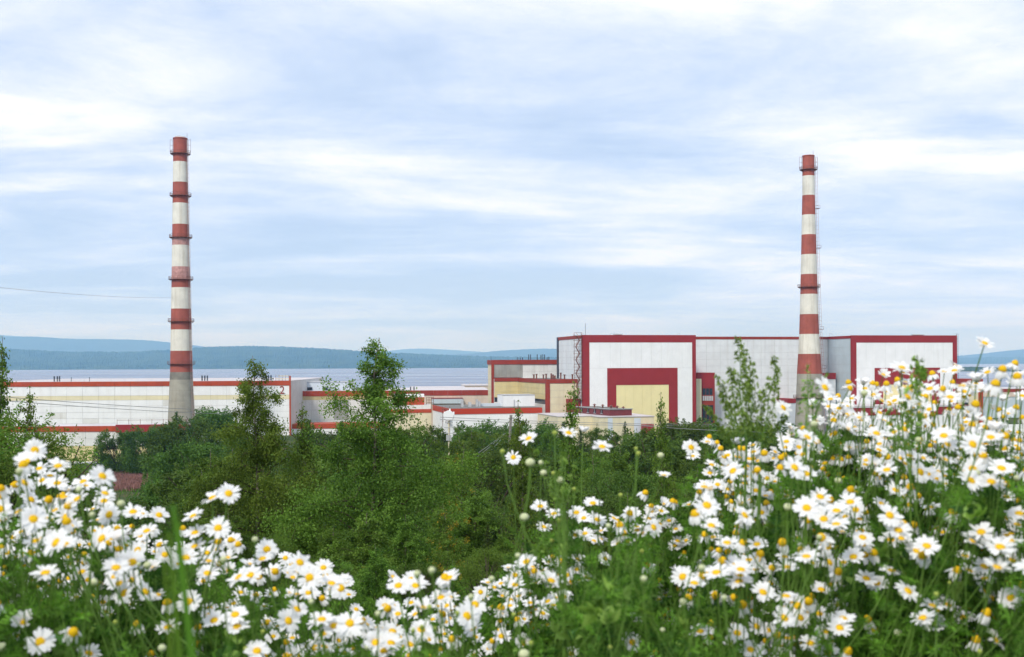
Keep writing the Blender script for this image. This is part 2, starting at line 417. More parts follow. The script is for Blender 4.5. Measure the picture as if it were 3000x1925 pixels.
hill('distant_fell_hill', [(-400, 990), (-100, 980), (0, 981), (50, 984), (120, 992), (300, 1015), (700, 1040), (1000, 1040), (1110, 1034), (1170, 1022), (1220, 1019), (1270, 1022), (1330, 1026), (1400, 1031), (1600, 1040), (2000, 1045)], 22500, 1060, M_fell, -350, 2000, 3000, 5, 360, 4)
hill('lake_end_fell_hill', [(1350, 1040), (1410, 1033), (1480, 1026), (1560, 1023), (1620, 1021), (1800, 1030), (2300, 1044), (2700, 1048), (2820, 1043), (2900, 1034), (2960, 1027), (3010, 1023), (3150, 1012), (3400, 1020)], 17500, 1060, M_fell, 1340, 3350, 4000, 6, 420, 5)
# wooded island
r_ = np.random.default_rng(8)
gx = np.linspace(2640, 2990, 160); gy = np.linspace(3300, 3560, 12)
IX = np.array([[(x - 1500) / FPX * 3400 for x in gx] for y in gy]); IY = np.repeat(gy[:, None], len(gx), 1)
pr = np.interp(gx, [2640, 2680, 2760, 2850, 2920, 2960, 2990], [0, 8, 13, 12, 10, 5, 0])[None, :] * np.sin(np.linspace(0, np.pi, 12))[:, None] ** 0.5
IZ = -0.8 + pr * (0.75 + 0.5 * r_.random(pr.shape))
o = link('wooded_island', grid_mesh('wooded_island', IX, IY, IZ, M_forest, False)); tag(o, kind='structure')

# ------------------------------------------------------------------ buildings
GZ = 2.0      # level of the plant yard
class Frame:
    """a building's own axes: u along its front, v away from the viewer, z up"""
    def __init__(s, x, D, deg):
        a, _ = ray(x, HY); s.o = Vector((a * D, D, 0)); s.t = rad(deg)
        s.c, s.s = math.cos(s.t), math.sin(s.t)
    def at(s, x, y, v=0.0):
        a, b = ray(x, y)
        u = (a * (s.o.y + v * s.c) - s.o.x + v * s.s) / (s.c - a * s.s)
        D = s.o.y + u * s.s + v * s.c
        return u, CZ + b * D
    def depth_at(s, x, y, u):          # v on the side plane u=const seen at column x
        a, b = ray(x, y)
        v = (s.o.x + u * s.c - a * (s.o.y + u * s.s)) / (a * s.c + s.s)
        return v
    def empty(s, name): return empty(name, s.o, s.t)
    def pbox(s, name, par, x0, x1, y0, y1, v0, v1, m, zb=None):
        u0, zt = s.at(x0, y0, v0); u1, _ = s.at(x1, y0, v0); _, z0 = s.at((x0 + x1) / 2, y1, v0); _, zt = s.at((x0 + x1) / 2, y0, v0)
        return box(name, par, u0, u1, v0, v1, z0 if zb is None else zb, zt, m)
def panels(par, name, u0, u1, v, z0, z1, du, dz, m, gap=0.055, t=0.16, side=None):
    """cladding panels with open joints; on plane v=const (front) or u=const (side='u')"""
    nu = max(1, round(abs(u1 - u0) / du)); nz = max(1, round((z1 - z0) / dz))
    su = (u1 - u0) / nu; sz = (z1 - z0) / nz
    for i in range(nu):
        for k in range(nz):
            a0, a1 = u0 + i * su + gap / 2, u0 + (i + 1) * su - gap / 2
            b0, b1 = z0 + k * sz + gap / 2, z0 + (k + 1) * sz - gap / 2
            pr = R.uniform(0, 0.03)
            if side: box(name, par, v - t - pr, v, a0, a1, b0, b1, m)
            else: box(name, par, a0, a1, v - t - pr, v, b0, b1, m)
def pipe_vent(par, u, v, z, h, r, m, cap=True):
    p = rod('roof_vent', par, (u, v, z), (u, v, z + h), r, m, 8)
    if cap: rod('vent_cap', par, (u, v, z + h), (u, v, z + h + 0.25), r * 1.7, m, 8)

# --- reactor building with two painted portals
F = Frame(1705, 420, 13)
rb = F.empty('reactor_building')
tag(rb, 'tall grey industrial hall with two maroon, white and yellow painted portals behind the right chimney', 'building')
_, ZT = F.at(1760, 983, 0)
uA, _ = F.at(2038, 983); uB, _ = F.at(2493, 983); uC, _ = F.at(2803, 983)
VB = 34.0; VR = 18.0
box('portal_block', rb, 0.2, uA - 0.2, 0.3, VB, GZ, ZT - 0.35, M_joint)
box('portal_block', rb, uB + 0.2, uC - 0.2, 0.3, VB, GZ, ZT - 0.35, M_joint)
box('recessed_block', rb, uA - 0.2, uB + 0.2, VR + 0.2, VB - 0.5, GZ, ZT - 0.5, M_joint)
box('roof', rb, -0.3, uC + 0.3, VR + 0.4, VB + 0.3, ZT - 0.3, ZT, M_roofdark)
def portal(u0, u1, lw, rw):
    w = u1 - u0; s = w / 333.0                      # metres per traced unit
    z = lambda y: ZT - (y - 983) * s
    f = lambda n, a, b, y0, y1, m, v=-0.12, zb=None: box(n, rb, u0 + a * s, u0 + b * s, v, 0.32, z(y1) if zb is None else zb, z(y0), m)
    f('frame_top', 0, 333, 981.5, 1002, M_maroon, -0.2)
    f('frame_post', 0, lw, 1002, 0, M_maroon, -0.2, GZ); f('frame_post', 333 - rw, 333, 1002, 0, M_maroon, -0.2, GZ)
    x = lw; n = 10; cw = (333 - lw - rw) / n
    for i in range(n): f('white_field', x + i * cw + .15, x + (i + 1) * cw - .15, 1002, 1073, M_white, -0.12 - 0.01 * (i % 2))
    f('white_field', lw, 72, 1073.3, 0, M_white, -0.12, GZ); f('white_field', 278, 333 - rw, 1073.3, 0, M_white, -0.12, GZ)
    f('inner_frame_top', 72, 278, 1073.3, 1120, M_maroon, -0.22)
    f('inner_frame_post', 72, 98, 1120, 0, M_maroon, -0.22, GZ); f('inner_frame_post', 252, 278, 1120, 0, M_maroon, -0.22, GZ)
    for i in range(6): f('yellow_field', 98 + i * 25.667 + .12, 98 + (i + 1) * 25.667 - .12, 1120.3, 0, M_yellow, -0.12 - 0.01 * (i % 2), GZ)
portal(0, uA, 21, 11); portal(uB, uC, 16, 14)
# side walls and recessed wall, panel by panel
panels(rb, 'wall_panel', 0.4, 31.5, 0.0, GZ, ZT - 1.1, 6.2, 2.35, M_grey, side='u')
box('side_cornice', rb, -0.35, 0.25, 0.35, 31.8, ZT - 1.1, ZT + 0.1, M_red)
box('corner_strip', rb, -0.5, 0.3, 31.8, 33.6, GZ, ZT + 0.1, M_steel)
panels(rb, 'wall_panel', uA + 0.1, uB - 0.3, VR, GZ, ZT - 1.0, 6.0, 2.6, M_grey)
box('recess_cornice', rb, uA, uB - 0.1, VR - 0.3, VR + 0.2, ZT - 1.0, ZT + 0.06, M_red)
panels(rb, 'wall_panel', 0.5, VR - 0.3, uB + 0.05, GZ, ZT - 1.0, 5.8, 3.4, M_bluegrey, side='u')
box('side_cornice', rb, uB - 0.3, uB + 0.2, 0.4, VR - 0.3, ZT - 1.0, ZT + 0.08, M_maroon)
ud, _ = F.at(2432, 1000, VR); rod('downpipe', rb, (ud, VR - .5, GZ), (ud, VR - .5, ZT - 1), 0.18, M_steel)
# steel switchback stair on the near left corner
zst = lambda y: F.at(1700, y, 0)[1]
sta = sub('stair', rb)
lev = [983, 997, 1016, 1036, 1054, 1075, 1093, 1113, 1131, 1150, 1168]
for i, yv in enumerate(lev):
    z = zst(yv); s = -1 if i % 2 else 1
    ua, ub = (-2.5, -1.1)
    box('stair_landing', sta, ua - .8, ub + .8, -1.0, 0.1, z - 0.12, z, M_rust)
    rod('stair_rail', sta, (ua - .8, -1, z + 1.0), (ub + .8, -1, z + 1.0), 0.06, M_rust, 5)
    rod('stair_rail', sta, (ua - .8, -1, z), (ua - .8, -1, z + 1.0), 0.06, M_rust, 5)
    rod('stair_rail', sta, (ub + .8, -1, z), (ub + .8, -1, z + 1.0), 0.06, M_rust, 5)
    if i + 1 < len(lev):
        z2 = zst(lev[i + 1]); a, b = (ua, ub) if s > 0 else (ub, ua)
        rod('stair_flight', sta, (a, -0.9, z), (b, -0.9, z2), 0.13, M_rust, 5); rod('stair_flight', sta, (a, -0.3, z), (b, -0.3, z2), 0.13, M_rust, 5)
        rod('stair_rail', sta, (a, -1.0, z + 1), (b, -1.0, z2 + 1), 0.06, M_rust, 5)
for q in (-3.2, -0.4): rod('stair_post', sta, (q, -0.9, zst(1172)), (q, -0.9, ZT + .6), 0.08, M_rust, 5)
# ladder on the right corner
lad = sub('ladder', rb)
for q in (uC + .5, uC + 1.1): rod('rail', lad, (q, 0.8, zst(1120)), (q, 0.8, ZT + 1.0), 0.07, M_steel, 5)
for i in range(16): rod('rung', lad, (uC, 0.8, ZT - 1 - i * 1.05), (uC + 1.1, 0.8, ZT - 1 - i * 1.05), 0.05, M_steel, 5)
# roof-edge fittings
ua_, _ = F.at(1722, 980); rod('lightning_rod', rb, (ua_, 3, ZT), (ua_, 3, ZT + 4.6), 0.07, M_steel, 5)
for xa, xb, vz in ((1803, 1822, 0.75), (2680, 2706, 0.8)):
    a, _ = F.at(xa, 980, 4); b, _ = F.at(xb, 980, 4)
    box('roof_hatch', rb, a, b, 4, 6, ZT, ZT + vz * .55, M_steel); box('roof_hatch_lid', rb, a - .25, b + .25, 3.8, 6.2, ZT + vz * .55, ZT + vz, M_galv)
for xa in (1700, 1788, 1984, 2430, 2795):
    a, _ = F.at(xa, 980, 2)
    for q in (a, a + 1.1): rod('roof_rail', rb, (q, 2, ZT - .2), (q, 2, ZT + 0.95), 0.045, M_galv, 5)
    rod('roof_rail', rb, (a, 2, ZT + 0.95), (a + 1.1, 2, ZT + 0.95), 0.045, M_galv, 5)
# glazed entrance bay between the portals
_, ze = F.at(2060, 1092, 7)
ue0, _ = F.at(2041, 1100, 7); ue1, _ = F.at(2094, 1100, 7)
box('entrance_bay', rb, ue0, ue1, 7, VR - .2, GZ, ze, M_red)
F.pbox('bay_panel', rb, 2042, 2093, 1093, 1136, 6.9, 7, M_maroon)
F.pbox('cream_column', rb, 2040, 2055, 1110, 1240, 5.4, 6.6, M_cream, GZ)
for (xa, xb, ya, yb, mm) in ((2058, 2088, 1138, 1157, M_glass), (2058, 2090, 1160, 1174, M_galv), (2058, 2090, 1187, 1238, M_glass)):
    n = 5 if mm is M_galv else 3
    for i in range(n):
        w = (xb - xa) / n; F.pbox('bay_window_pane', rb, xa + i * w + .8, xa + (i + 1) * w - .8, ya, yb, 6.8, 6.95, mm)
F.pbox('gallery', rb, 2388, 2449, 1093, 1111, 9, VR - .3, M_maroon); F.pbox('gallery_wall', rb, 2389, 2448, 1111.2, 1160, 9.2, VR - .35, M_grey, GZ)
F.pbox('gallery', rb, 2308, 2332, 1168, 1181, 8, VR - .3, M_maroon); F.pbox('gallery_wall', rb, 2309, 2331, 1181.2, 1200, 8.2, VR - .35, M_pale, GZ)

# --- cream annex stepping out from the reactor building's left side
an = F.empty('annex_building')
tag(an, 'cream annex with brick red bands left of the tall portal building', 'building')
UB = -12.6; VW = 48.0; VF = 4.0
_, ZA = F.at(1560, 1107.5, VW)
_, ZTa = F.at(1530, 1055, VW + 1)
u0, _ = F.at(1443, 1080, VW); u1, _ = F.at(1640, 1080, VW + 1)
box('wing', an, UB + .2, -0.6, VF + .2, VW + 3, GZ, ZA - .1, M_joint)
box('wing_roof', an, UB + .5, -.65, VF + .5, VW - .1, ZA - .1, ZA + 0.02, M_roofdark)
box('fascia', an, UB - .2, -0.55, VF - .25, VF + .3, ZA - 1.45, ZA + .1, M_red)
box('fascia', an, UB - .25, UB + .3, VF + .3, VW, ZA - 1.45, ZA + .1, M_red)
box('corner_column', an, UB - .3, UB + 1.3, VF - .35, VF + .6, GZ, ZA - 1.45, M_red)
panels(an, 'cream_panel', UB + 1.35, -0.6, VF + .1, GZ, ZA - 1.5, 5.0, 2.4, M_cream)
panels(an, 'cream_panel', VF + .7, VW - .2, UB + .12, ZA - 7.5, ZA - 1.5, 6.2, 2.0, M_yellowold, side='u')
panels(an, 'window_pane', VF + .7, VW - .2, UB + .12, ZA - 9.2, ZA - 7.55, 2.1, 1.7, M_glass, side='u')
panels(an, 'cream_panel', VF + .7, VW - .2, UB + .12, GZ, ZA - 9.25, 6.2, 2.6, M_whiteold, side='u')
# back block with corrugated sheet
box('back_block', an, u0 + .2, u1, VW + 1.2, VW + 9, GZ, ZTa - .1, M_joint)
box('back_cornice', an, u0 - .3, u1, VW + .6, VW + 9.2, ZTa - 1.75, ZTa + .1, M_red)
box('corner_column', an, u0 - .25, u0 + .75, VW + .5, VW + 1.5, GZ, ZTa - 1.75, M_red)
ux, _ = F.at(1532, 1080, VW)
for i in range(14):
    w = (ux - u0 - .8) / 14; box('corrugated_sheet', an, u0 + .78 + i * w, u0 + .78 + (i + 1) * w - .04, VW + .75 + .08 * (i % 2), VW + 1.3, ZA + .3, ZTa - 1.8, M_corr)
panels(an, 'white_panel', ux + .1, u1 - .2, VW + 1.15, ZA - .2, ZTa - 1.8, 5.0, 2.6, M_whiteold)
panels(an, 'cream_panel', VW + 1.6, VW + 9, u0 + .15, GZ, ZTa - 1.8, 3.6, 3.0, M_cream, side='u')
box('fascia', an, u0 + .8, UB + .3, VW - .1, VW + .8, ZA - 1.3, ZA + .15, M_red)
box('low_block', an, u0 + .6, UB + .3, VW + .3, VW + 1.1, GZ, ZA - .2, M_joint)
panels(an, 'yellow_panel', u0 + .8, UB + .1, VW + .3, ZA - 7.7, ZA - 1.35, 5.0, 2.1, M_yellowold)
panels(an, 'window_pane', u0 + .8, UB + .1, VW + .3, ZA - 9.6, ZA - 7.75, 2.2, 1.8, M_glass)
panels(an, 'white_panel', u0 + .8, UB + .1, VW + .3, GZ, ZA - 9.65, 5.0, 2.6, M_whiteold)
for xv, hh in ((1517, 1.2), (1524, 1.0), (1531, 1.1), (1549, 2.3), (1554.5, 2.3), (1574, 2.3), (1585, 2.2), (1590.5, 2.3), (1595.5, 2.3), (1603, 1.2), (1608, 1.3)):
    a, _ = F.at(xv, 1050, VW + 4); pipe_vent(an, a, VW + 4, ZTa, hh, 0.17, M_steel, False)
rod('corner_aerial', an, (u0 - .2, VW + 2, ZTa), (u0 - .2, VW + 2, ZTa + 1.7), 0.06, M_steel, 5)
for xv, vv_, hh in ((1564, 22, 1.5), (1572, 20, 1.7), (1592, 16, 1.5), (1600, 14, 1.8), (1643, 8, 2.2), (1654, 9, 1.5), (1677, 6, 1.6)):
    a, _ = F.at(xv, 1112, vv_); pipe_vent(an, min(a, -1.2), vv_, ZA, hh, 0.28, M_rust)
a, _ = F.at(1615, 1112, 9)
for k in range(3): rod('roof_vent', an, (a + k * .7, 9, ZA), (a + k * .7, 9, ZA + 2.2 - .4 * k), 0.33, M_rust, 8)
F.pbox('door_block', an, 1665, 1701, 1169, 1201, 0.6, VF - .3, M_maroon, GZ)

# --- cream block right of the second portal
cb = F.empty('gatehouse_block')
tag(cb, 'small cream block with red fascia and dark door right of the far portal', 'building')
uE, zE = F.at(2866, 1110, 2); u2, _ = F.at(2879, 1110, 2); _, zE2 = F.at(2840, 1125, 2)
box('wall', cb, uC + 1.4, uE, 2, 16, GZ, zE2, M_cream); box('fascia', cb, uC + 1.35, u2, 1.8, 16.2, zE2, zE, M_red)
box('column', cb, uE, u2, 1.8, 16, GZ, zE2, M_orange)
F.pbox('door', cb, 2822, 2837, 1164, 1186, 1.8, 2, M_glass); F.pbox('canopy', cb, 2812, 2840, 1186, 1190, .8, 2, M_red)

# --- flat service building before the second portal
F2 = Frame(2490, 428, 13)
sb = F2.empty('service_building')
tag(sb, 'low white building with maroon fascia below the far right portal', 'building')
uL, zL = F2.at(2478, 1190, 0); uR2, _ = F2.at(2805, 1190, 0)
box('wall', sb, uL, uR2, 0, 13, GZ, zL - 3.6, M_white); box('fascia', sb, uL - .1, uR2 + .1, -.3, 13.1, zL - 3.6, zL - .7, M_maroon)
box('roof', sb, uL - .2, uR2 + .2, -.5, 13.2, zL - .7, zL, M_roof)
for i in range(9): box('wall_rib', sb, uL + 2 + i * 4.3, uL + 2.18 + i * 4.3, -.06, 0, GZ, zL - 3.6, M_galv)

# --- cream workshop and the brick lift house on its roof
F3 = Frame(1786, 378, 14)
wk = F3.empty('workshop_building')
tag(wk, 'low cream workshop with pale blue stripes at the foot of the near portal', 'building')
ua, zw = F3.at(1756, 1223, 0); ub, _ = F3.at(1916, 1223, 0); uk, _ = F3.at(1655, 1223, 0)
box('wall', wk, ua, ub, 0, 34, GZ, zw, M_cream); box('rear_wall', wk, uk, ua, 8, 34, GZ, zw, M_cream)
box('roof', wk, ua - .2, ub + .2, -.25, 34.1, zw, zw + .25, M_roof); box('rear_roof', wk, uk - .2, ua - .2, 7.8, 34.1, zw + .01, zw + .24, M_roof)
for xa, xb in ((1781, 1795), (1858, 1877)): F3.pbox('pale_stripe', wk, xa, xb, 1225, 1300, -.12, 0, M_pale, GZ)
F3.pbox('red_lean_to', wk, 1887, 1916, 1244, 1266, -3, -.3, M_maroon, GZ)
F4 = Frame(1786, 382, 21.6)
bh = empty('brick_rooftop_house', (F4.o.x, F4.o.y, 0), F4.t)
tag(bh, 'maroon brick house with small square windows on the cream workshop roof', 'building')
_, zt = F4.at(1786, 1200, 0); ur, _ = F4.at(1851, 1200, 0); vl = F4.depth_at(1688, 1190, 0)
vl = min(max(vl, 15), 28); zb = zw + .27
box('wall', bh, 0, ur, 0, vl, zb, zt - .15, M_brick); box('roof', bh, -.2, ur + .2, -.2, vl + .2, zt - .15, zt + .1, M_roofdark)
box('parapet', bh, -.25, 0, -.25, vl + .25, zt + .1, zt + .25, M_galv); box('parapet', bh, 0, ur + .25, -.25, 0, zt + .1, zt + .25, M_galv)
for k in range(4):
    v0 = vl * (0.2 + 0.2 * k); w = sub('window', bh); box('pane', w, -.1, 0, v0, v0 + 1.7, zb + .5, zb + 1.8, M_glass)
    box('frame', w, -.13, -.1, v0 + .8, v0 + .92, zb + .5, zb + 1.8, M_galv); box('sill', w, -.22, 0, v0 - .1, v0 + 1.8, zb + .38, zb + .5, M_galv)
for k, (du, dv, hh) in enumerate(((2, 16, 1.7), (3, 11.5, 1.6), (4, 7, 1.4), (4.5, 3.4, 1.3), (6.2, 2.2, .8), (5, 9, .8))):
    rod('roof_vent', bh, (du, dv, zt + .1), (du, dv, zt + hh * .6), 0.3, M_rust, 8)
    vv_ = []; n = 10
    for i in range(n): vv_.append((math.cos(i * 2 * math.pi / n), math.sin(i * 2 * math.pi / n), 0))
    me = mesh_py('vent_hood', vv_ + [(0, 0, .45)], [(i, (i + 1) % n, n) for i in range(n)] + [tuple(range(n - 1, -1, -1))], M_rust)
    o = link('vent_hood', me, bh); o.location = (du, dv, zt + hh * .6); o.scale = (.75, .75, 1)

# --- white building with bright red fascia
F5 = Frame(1317, 403, 13)
wb = F5.empty('white_building')
tag(wb, 'low white building with bright red fascia and rooftop penthouse behind the treetops', 'building')
u1_, z5 = F5.at(1587, 1194, 0); _, z5b = F5.at(1450, 1212, 0)
box('wall', wb, 0, u1_, 0, 38, GZ, z5b, M_white); box('fascia', wb, -.15, u1_ + .15, -.2, 38.1, z5b, z5, M_brightred)
box('roof', wb, .2, u1_ - .2, .1, 37.6, z5, z5 + .06, M_roofdark)
p0, zp = F5.at(1474, 1158, 12); p1, _ = F5.at(1567, 1158, 12)
box('penthouse', wb, p0, p1, 12, 22, z5 + .06, zp, M_white); box('penthouse_roof', wb, p0 - .1, p1 + .1, 11.8, 22.1, zp, zp + .15, M_galv)
rod('penthouse_pipe', wb, (p0 + 4.1, 11.7, z5), (p0 + 4.1, 11.7, z5 + 2.6), .13, M_galv)
for xa, xb, yt in ((1352, 1358, 1171), (1373, 1381, 1178), (1395, 1401, 1170), (1402, 1408, 1176)):
    a, zz_ = F5.at(xa, yt, 14); b, _ = F5.at(xb, yt, 14); box('cooling_unit', wb, a, b, 14, 15.2, z5 + .06, zz_, M_galv)
a, _ = F5.at(1408, 1182, 16); b, _ = F5.at(1470, 1182, 16); box('roof_duct', wb, a, b, 16, 17, z5 + .06, z5 + 1.2, M_pale)
wst = sub('stair', wb)
for k in range(4):       # outside stair on the left side
    zq = z5 - 1.4 * k
    rod('stair_flight', wst, (-2.5 + .1, -1.2 - .2 * k, zq), (-.4, -1.2 - .2 * k, zq - 1.4), .09, M_rust, 5); box('stair_landing', wst, -2.9, -.2, -1.8, -.3, zq - .1, zq, M_rust)
for q in (-2.9, -.3): rod('stair_post', wst, (q, -1.8, GZ), (q, -1.8, z5 + 1), .07, M_rust, 5)

# --- stepped red and white block at the left of it
F6 = Frame(1153, 440, 6)
st = F6.empty('stepped_block')
tag(st, 'small stepped block with two orange bands left of the white building', 'building')
for (xa, xb, ya, yb, v0, v1, m, zb_) in ((1153, 1243, 1156, 1164, 2, 12, M_white, None), (1153, 1243, 1164, 1187, 1.9, 12.1, M_orange, None), (1140, 1262, 1187, 1199, .5, 14, M_whiteold, None),
                                  (1130, 1264, 1199, 1209.5, .3, 14.2, M_orange, None), (1131, 1263, 1209.5, 1250, .5, 14, M_cream, GZ)):
    F6.pbox('wall_band', st, xa, xb, ya, yb, v0, v1, m, zb_)
for k, xa in enumerate((1250, 1257, 1264, 1270)):
    a, zb_ = F6.at(xa, 1187, 6); _, zt_ = F6.at(xa, 1163, 6); rod('scaffold_post', st, (a, 6, zb_ - 3), (a, 6, zt_), .09, M_rust, 5)
for yv in (1165, 1172, 1180):
    a, zq = F6.at(1250, yv, 6); b, _ = F6.at(1271, yv, 6); rod('scaffold_rail', st, (a, 6, zq), (b, 6, zq), .08, M_rust, 5)

# --- long low hall in the middle
F7 = Frame(852, 482, 4)
mh = F7.empty('middle_hall')
tag(mh, 'long low hall with red fascia between the numbered hall and the tall portal building', 'building')
_, z7 = F7.at(852, 1147, 0); u7, _ = F7.at(1436, 1147, 0); _, z7b = F7.at(900, 1161, 0); _, z7c = F7.at(900, 1172, 0)
box('core', mh, 0, u7, .2, 62, GZ, z7 - .1, M_joint); box('roof', mh, .1, u7, .3, 62, z7 - .1, z7 + .02, M_roof)
n = 14; w = u7 / n
for i in range(n):
    box('fascia_panel', mh, i * w + .03, (i + 1) * w - .03, -.25, .2, z7b, z7 + .15, M_orange if i < 7 else M_red)
    box('yellow_panel', mh, i * w + .04, (i + 1) * w - .04, -.06, .2, z7c, z7b - .03, M_yellowold if i < 8 else M_pink)
    for k in range(3):
        zz0 = GZ + k * (z7c - GZ) / 3; box('wall_panel', mh, i * w + .04, (i + 1) * w - .04, -.05 - .01 * ((i + k) % 2), .2, zz0 + .04, zz0 + (z7c - GZ) / 3 - .03, (M_whiteold if i < 8 else M_pink) if not (i in (3,) and k > 0) else M_corr)
u8, z8 = F7.at(1265, 1168, -3); u9, z9 = F7.at(1355, 1182, -3); box('grey_gallery', mh, u8, u9, -3, -.3, z9, z8, M_bluegrey)
box('grey_gallery_roof', mh, u8 - .1, u9 + .1, -3.2, -.3, z8, z8 + .25, M_maroon)
a, _ = F7.at(888, 1119, 14); b, zr = F7.at(1036, 1119, 14); box('roof_house', mh, a, b, 14, 26, z7 + .02, zr, M_pale); box('roof_house_top', mh, a - .2, b + .2, 13.7, 26.2, zr, zr + .2, M_galv)
for xa, xb in ((900, 915), (945, 960)): F7.pbox('roof_house_window', mh, xa, xb, 1135, 1143.5, 13.8, 14, M_glass)
for xv in (861, 872, 967, 982, 1203, 1213): a, _ = F7.at(xv, 1140, 8); pipe_vent(mh, a, 8, z7, 1.6, .26, M_steel, False)
# pale sheds further back, seen over the roof
F8 = Frame(1200, 600, 4)
sh = F8.empty('rear_shed'); tag(sh, 'pale flat shed showing over the middle hall roof beside the lake', 'building')
F8.pbox('wall', sh, 1200, 1362, 1138, 1160, 0, 30, M_pink, GZ); a, zq = F8.at(1200, 1137, 0); b, _ = F8.at(1362, 1137, 0); box('roof', sh, a - .3, b + .3, -.4, 30.3, zq - .1, zq + .3, M_roof)
F9 = Frame(1350, 640, 4)
sh = F9.empty('rear_shed'); tag(sh, 'beige taller shed showing over the roof just left of the cream annex', 'building')
F9.pbox('wall', sh, 1355, 1432, 1131, 1160, 0, 26, M_pink, GZ); a, zq = F9.at(1355, 1130, 0); b, _ = F9.at(1432, 1130, 0); box('roof', sh, a - .3, b + .3, -.4, 26.3, zq - .1, zq + .35, M_roof)
for k in range(5): rod('roof_post', sh, (a + 1 + k * 3.2, 2, zq), (a + 1 + k * 3.2, 2, zq + 1.4), .12, M_pink, 5)
# low strip in front of the middle hall
F10 = Frame(852, 452, 4)
ls = F10.empty('low_strip_building'); tag(ls, 'low strip with orange fascia at the foot of the middle hall, between two birches', 'building')
a, zq = F10.at(854, 1243, 0); b, _ = F10.at(1125, 1243, 0); _, zr = F10.at(900, 1256, 0)
box('fascia', ls, a, b, -.2, 14, zr, zq, M_orange); box('wall', ls, a + .1, b - .1, 0, 13.8, GZ, zr, M_white)

# --- big numbered hall on the left
F11 = Frame(850, 447, 2.5)
th = F11.empty('turbine_hall'); tag(th, 'long white hall with orange fascia, yellow stripe and red number 2 behind the left chimney', 'building')
z = [F11.at(850, y, 0)[1] for y in (1116, 1129, 1156.5, 1169.5)]
uL, _ = F11.at(-90, 1120, 0)
box('core', th, uL, -.1, .25, 110, GZ, z[0] - .1, M_joint); box('roof', th, uL, 0, .3, 110, z[0] - .1, z[0] + .03, M_roof)
box('corner_strip', th, -.35, .2, -.3, .6, GZ, z[0] + 2.0, M_orange)
n = 20; w = -uL / n
for i in range(n):
    a, b = uL + i * w + .03, uL + (i + 1) * w - .03
    if i == n - 1: b -= .35
    pr = lambda: R.uniform(0, .03)
    box('fascia_panel', th, a, b, -.3 - pr(), .25, z[1], z[0] + .1, M_orange)
    box('wall_panel', th, a, b, -.08 - pr(), .25, z[2] + .03, z[1] - .02, M_white)
    box('yellow_panel', th, a, b, -.08 - pr(), .25, z[3] + .03, z[2] - .03, M_stripe)
    hh = (z[3] - GZ) / 6
    for k in range(6): box('wall_panel', th, a, b, -.08 - pr(), .25, GZ + k * hh + .035, GZ + (k + 1) * hh - .035, M_white if (i * 7 + k * 3) % 11 else M_whiteold)
# the painted number
fc = bpy.data.curves.new('number_two', 'FONT'); fc.body = '2'; fc.extrude = 0.05
fo = bpy.data.objects.new('number_tmp', fc); COL.objects.link(fo)
bpy.context.view_layer.update()
nm = bpy.data.meshes.new_from_object(fo.evaluated_get(bpy.context.evaluated_depsgraph_get())); bpy.data.objects.remove(fo)
nm.materials.clear(); nm.materials.append(M_red)
no = link('painted_number', nm, th); a, zq = F11.at(819, 1154, -.2); sc = 23 * 447 / FPX / 0.69
no.location = (a, -.2, zq); no.rotation_euler = (rad(90), 0, 0); no.scale = (sc * .92, sc, 1)
for x3 in (159, 168, 174.5, 592, 600, 607.5, 780, 787, 794): a, _ = F11.at(x3, 1108, 14); pipe_vent(th, a, 14, z[0], 1.9 + .25, .3, M_steel, False)
for x3 in (209, 262): a, _ = F11.at(x3, 1108, 14); pipe_vent(th, a, 14, z[0], 1.4, .12, M_steel)
for i in range(24): a = uL + 2 + i * 5.2; rod('roof_rail', th, (a, 1.2, z[0]), (a, 1.2, z[0] + 1.0), .035, M_galv, 5)
for q in (.55, 1.0): rod('roof_rail', th, (uL + 2, 1.2, z[0] + q), (-8, 1.2, z[0] + q), .035, M_galv, 5)
a, _ = F11.at(808, 1110, 6); b, _ = F11.at(846, 1110, 6); box('roof_platform', th, a, b, 6, 9, z[0] + .6, z[0] + .9, M_cream); box('roof_platform', th, a + 1, b - .2, 6, 9, z[0] + 1.7, z[0] + 2.0, M_cream)
for k in range(5): q = a + (b - a) * k / 4; rod('platform_post', th, (q, 6.1, z[0]), (q, 6.1, z[0] + 2.4), .07, M_rust, 5)

# --- lower annex before the hall, left
F12 = Frame(340, 330, 3)
la = F12.empty('hall_annex'); tag(la, 'lower white annex with orange fascia and yellow base before the left chimney', 'building')
uL, _ = F12.at(-60, 1250, 0); uM, za = F12.at(342, 1249, 0); uR_, _ = F12.at(620, 1249, 0)
_, zb_ = F12.at(342, 1264, 0); _, zc = F12.at(200, 1307, 0); _, zt2 = F12.at(480, 1243.5, -1)
box('core', la, uL, uR_, .2, 14, GZ, za - .05, M_joint); box('roof', la, uL, uR_, .25, 14, za - .05, za + .03, M_roof)
n = 11; w = (uR_ - uL) / n
for i in range(n):
    a, b = uL + i * w + .03, uL + (i + 1) * w - .03
    box('fascia_panel', la, a, b, -.25 - R.uniform(0, .03), .2, zb_, za + .12, M_orange)
    hh = (zb_ - zc) / 2
    for k in range(2): box('wall_panel', la, a, b, -.06 - R.uniform(0, .03), .2, zc + k * hh + .03, zc + (k + 1) * hh - .03, M_whiteold)
    box('yellow_panel', la, a, b, -.06 - R.uniform(0, .03), .2, GZ, zc - .03, M_yellowold)
box('raised_fascia', la, uM, uR_, -1.2, -.32, zb_ - .3, zt2, M_maroon)
for k in range(9): q = uM + (uR_ - uM) * k / 8.2; rod('roof_rail', la, (q, .4, za), (q, .4, zt2 + 1.5), .05, M_rust, 5)
rod('roof_rail', la, (uM, .4, zt2 + 1.25), (uR_, .4, zt2 + 1.25), .05, M_rust, 5)
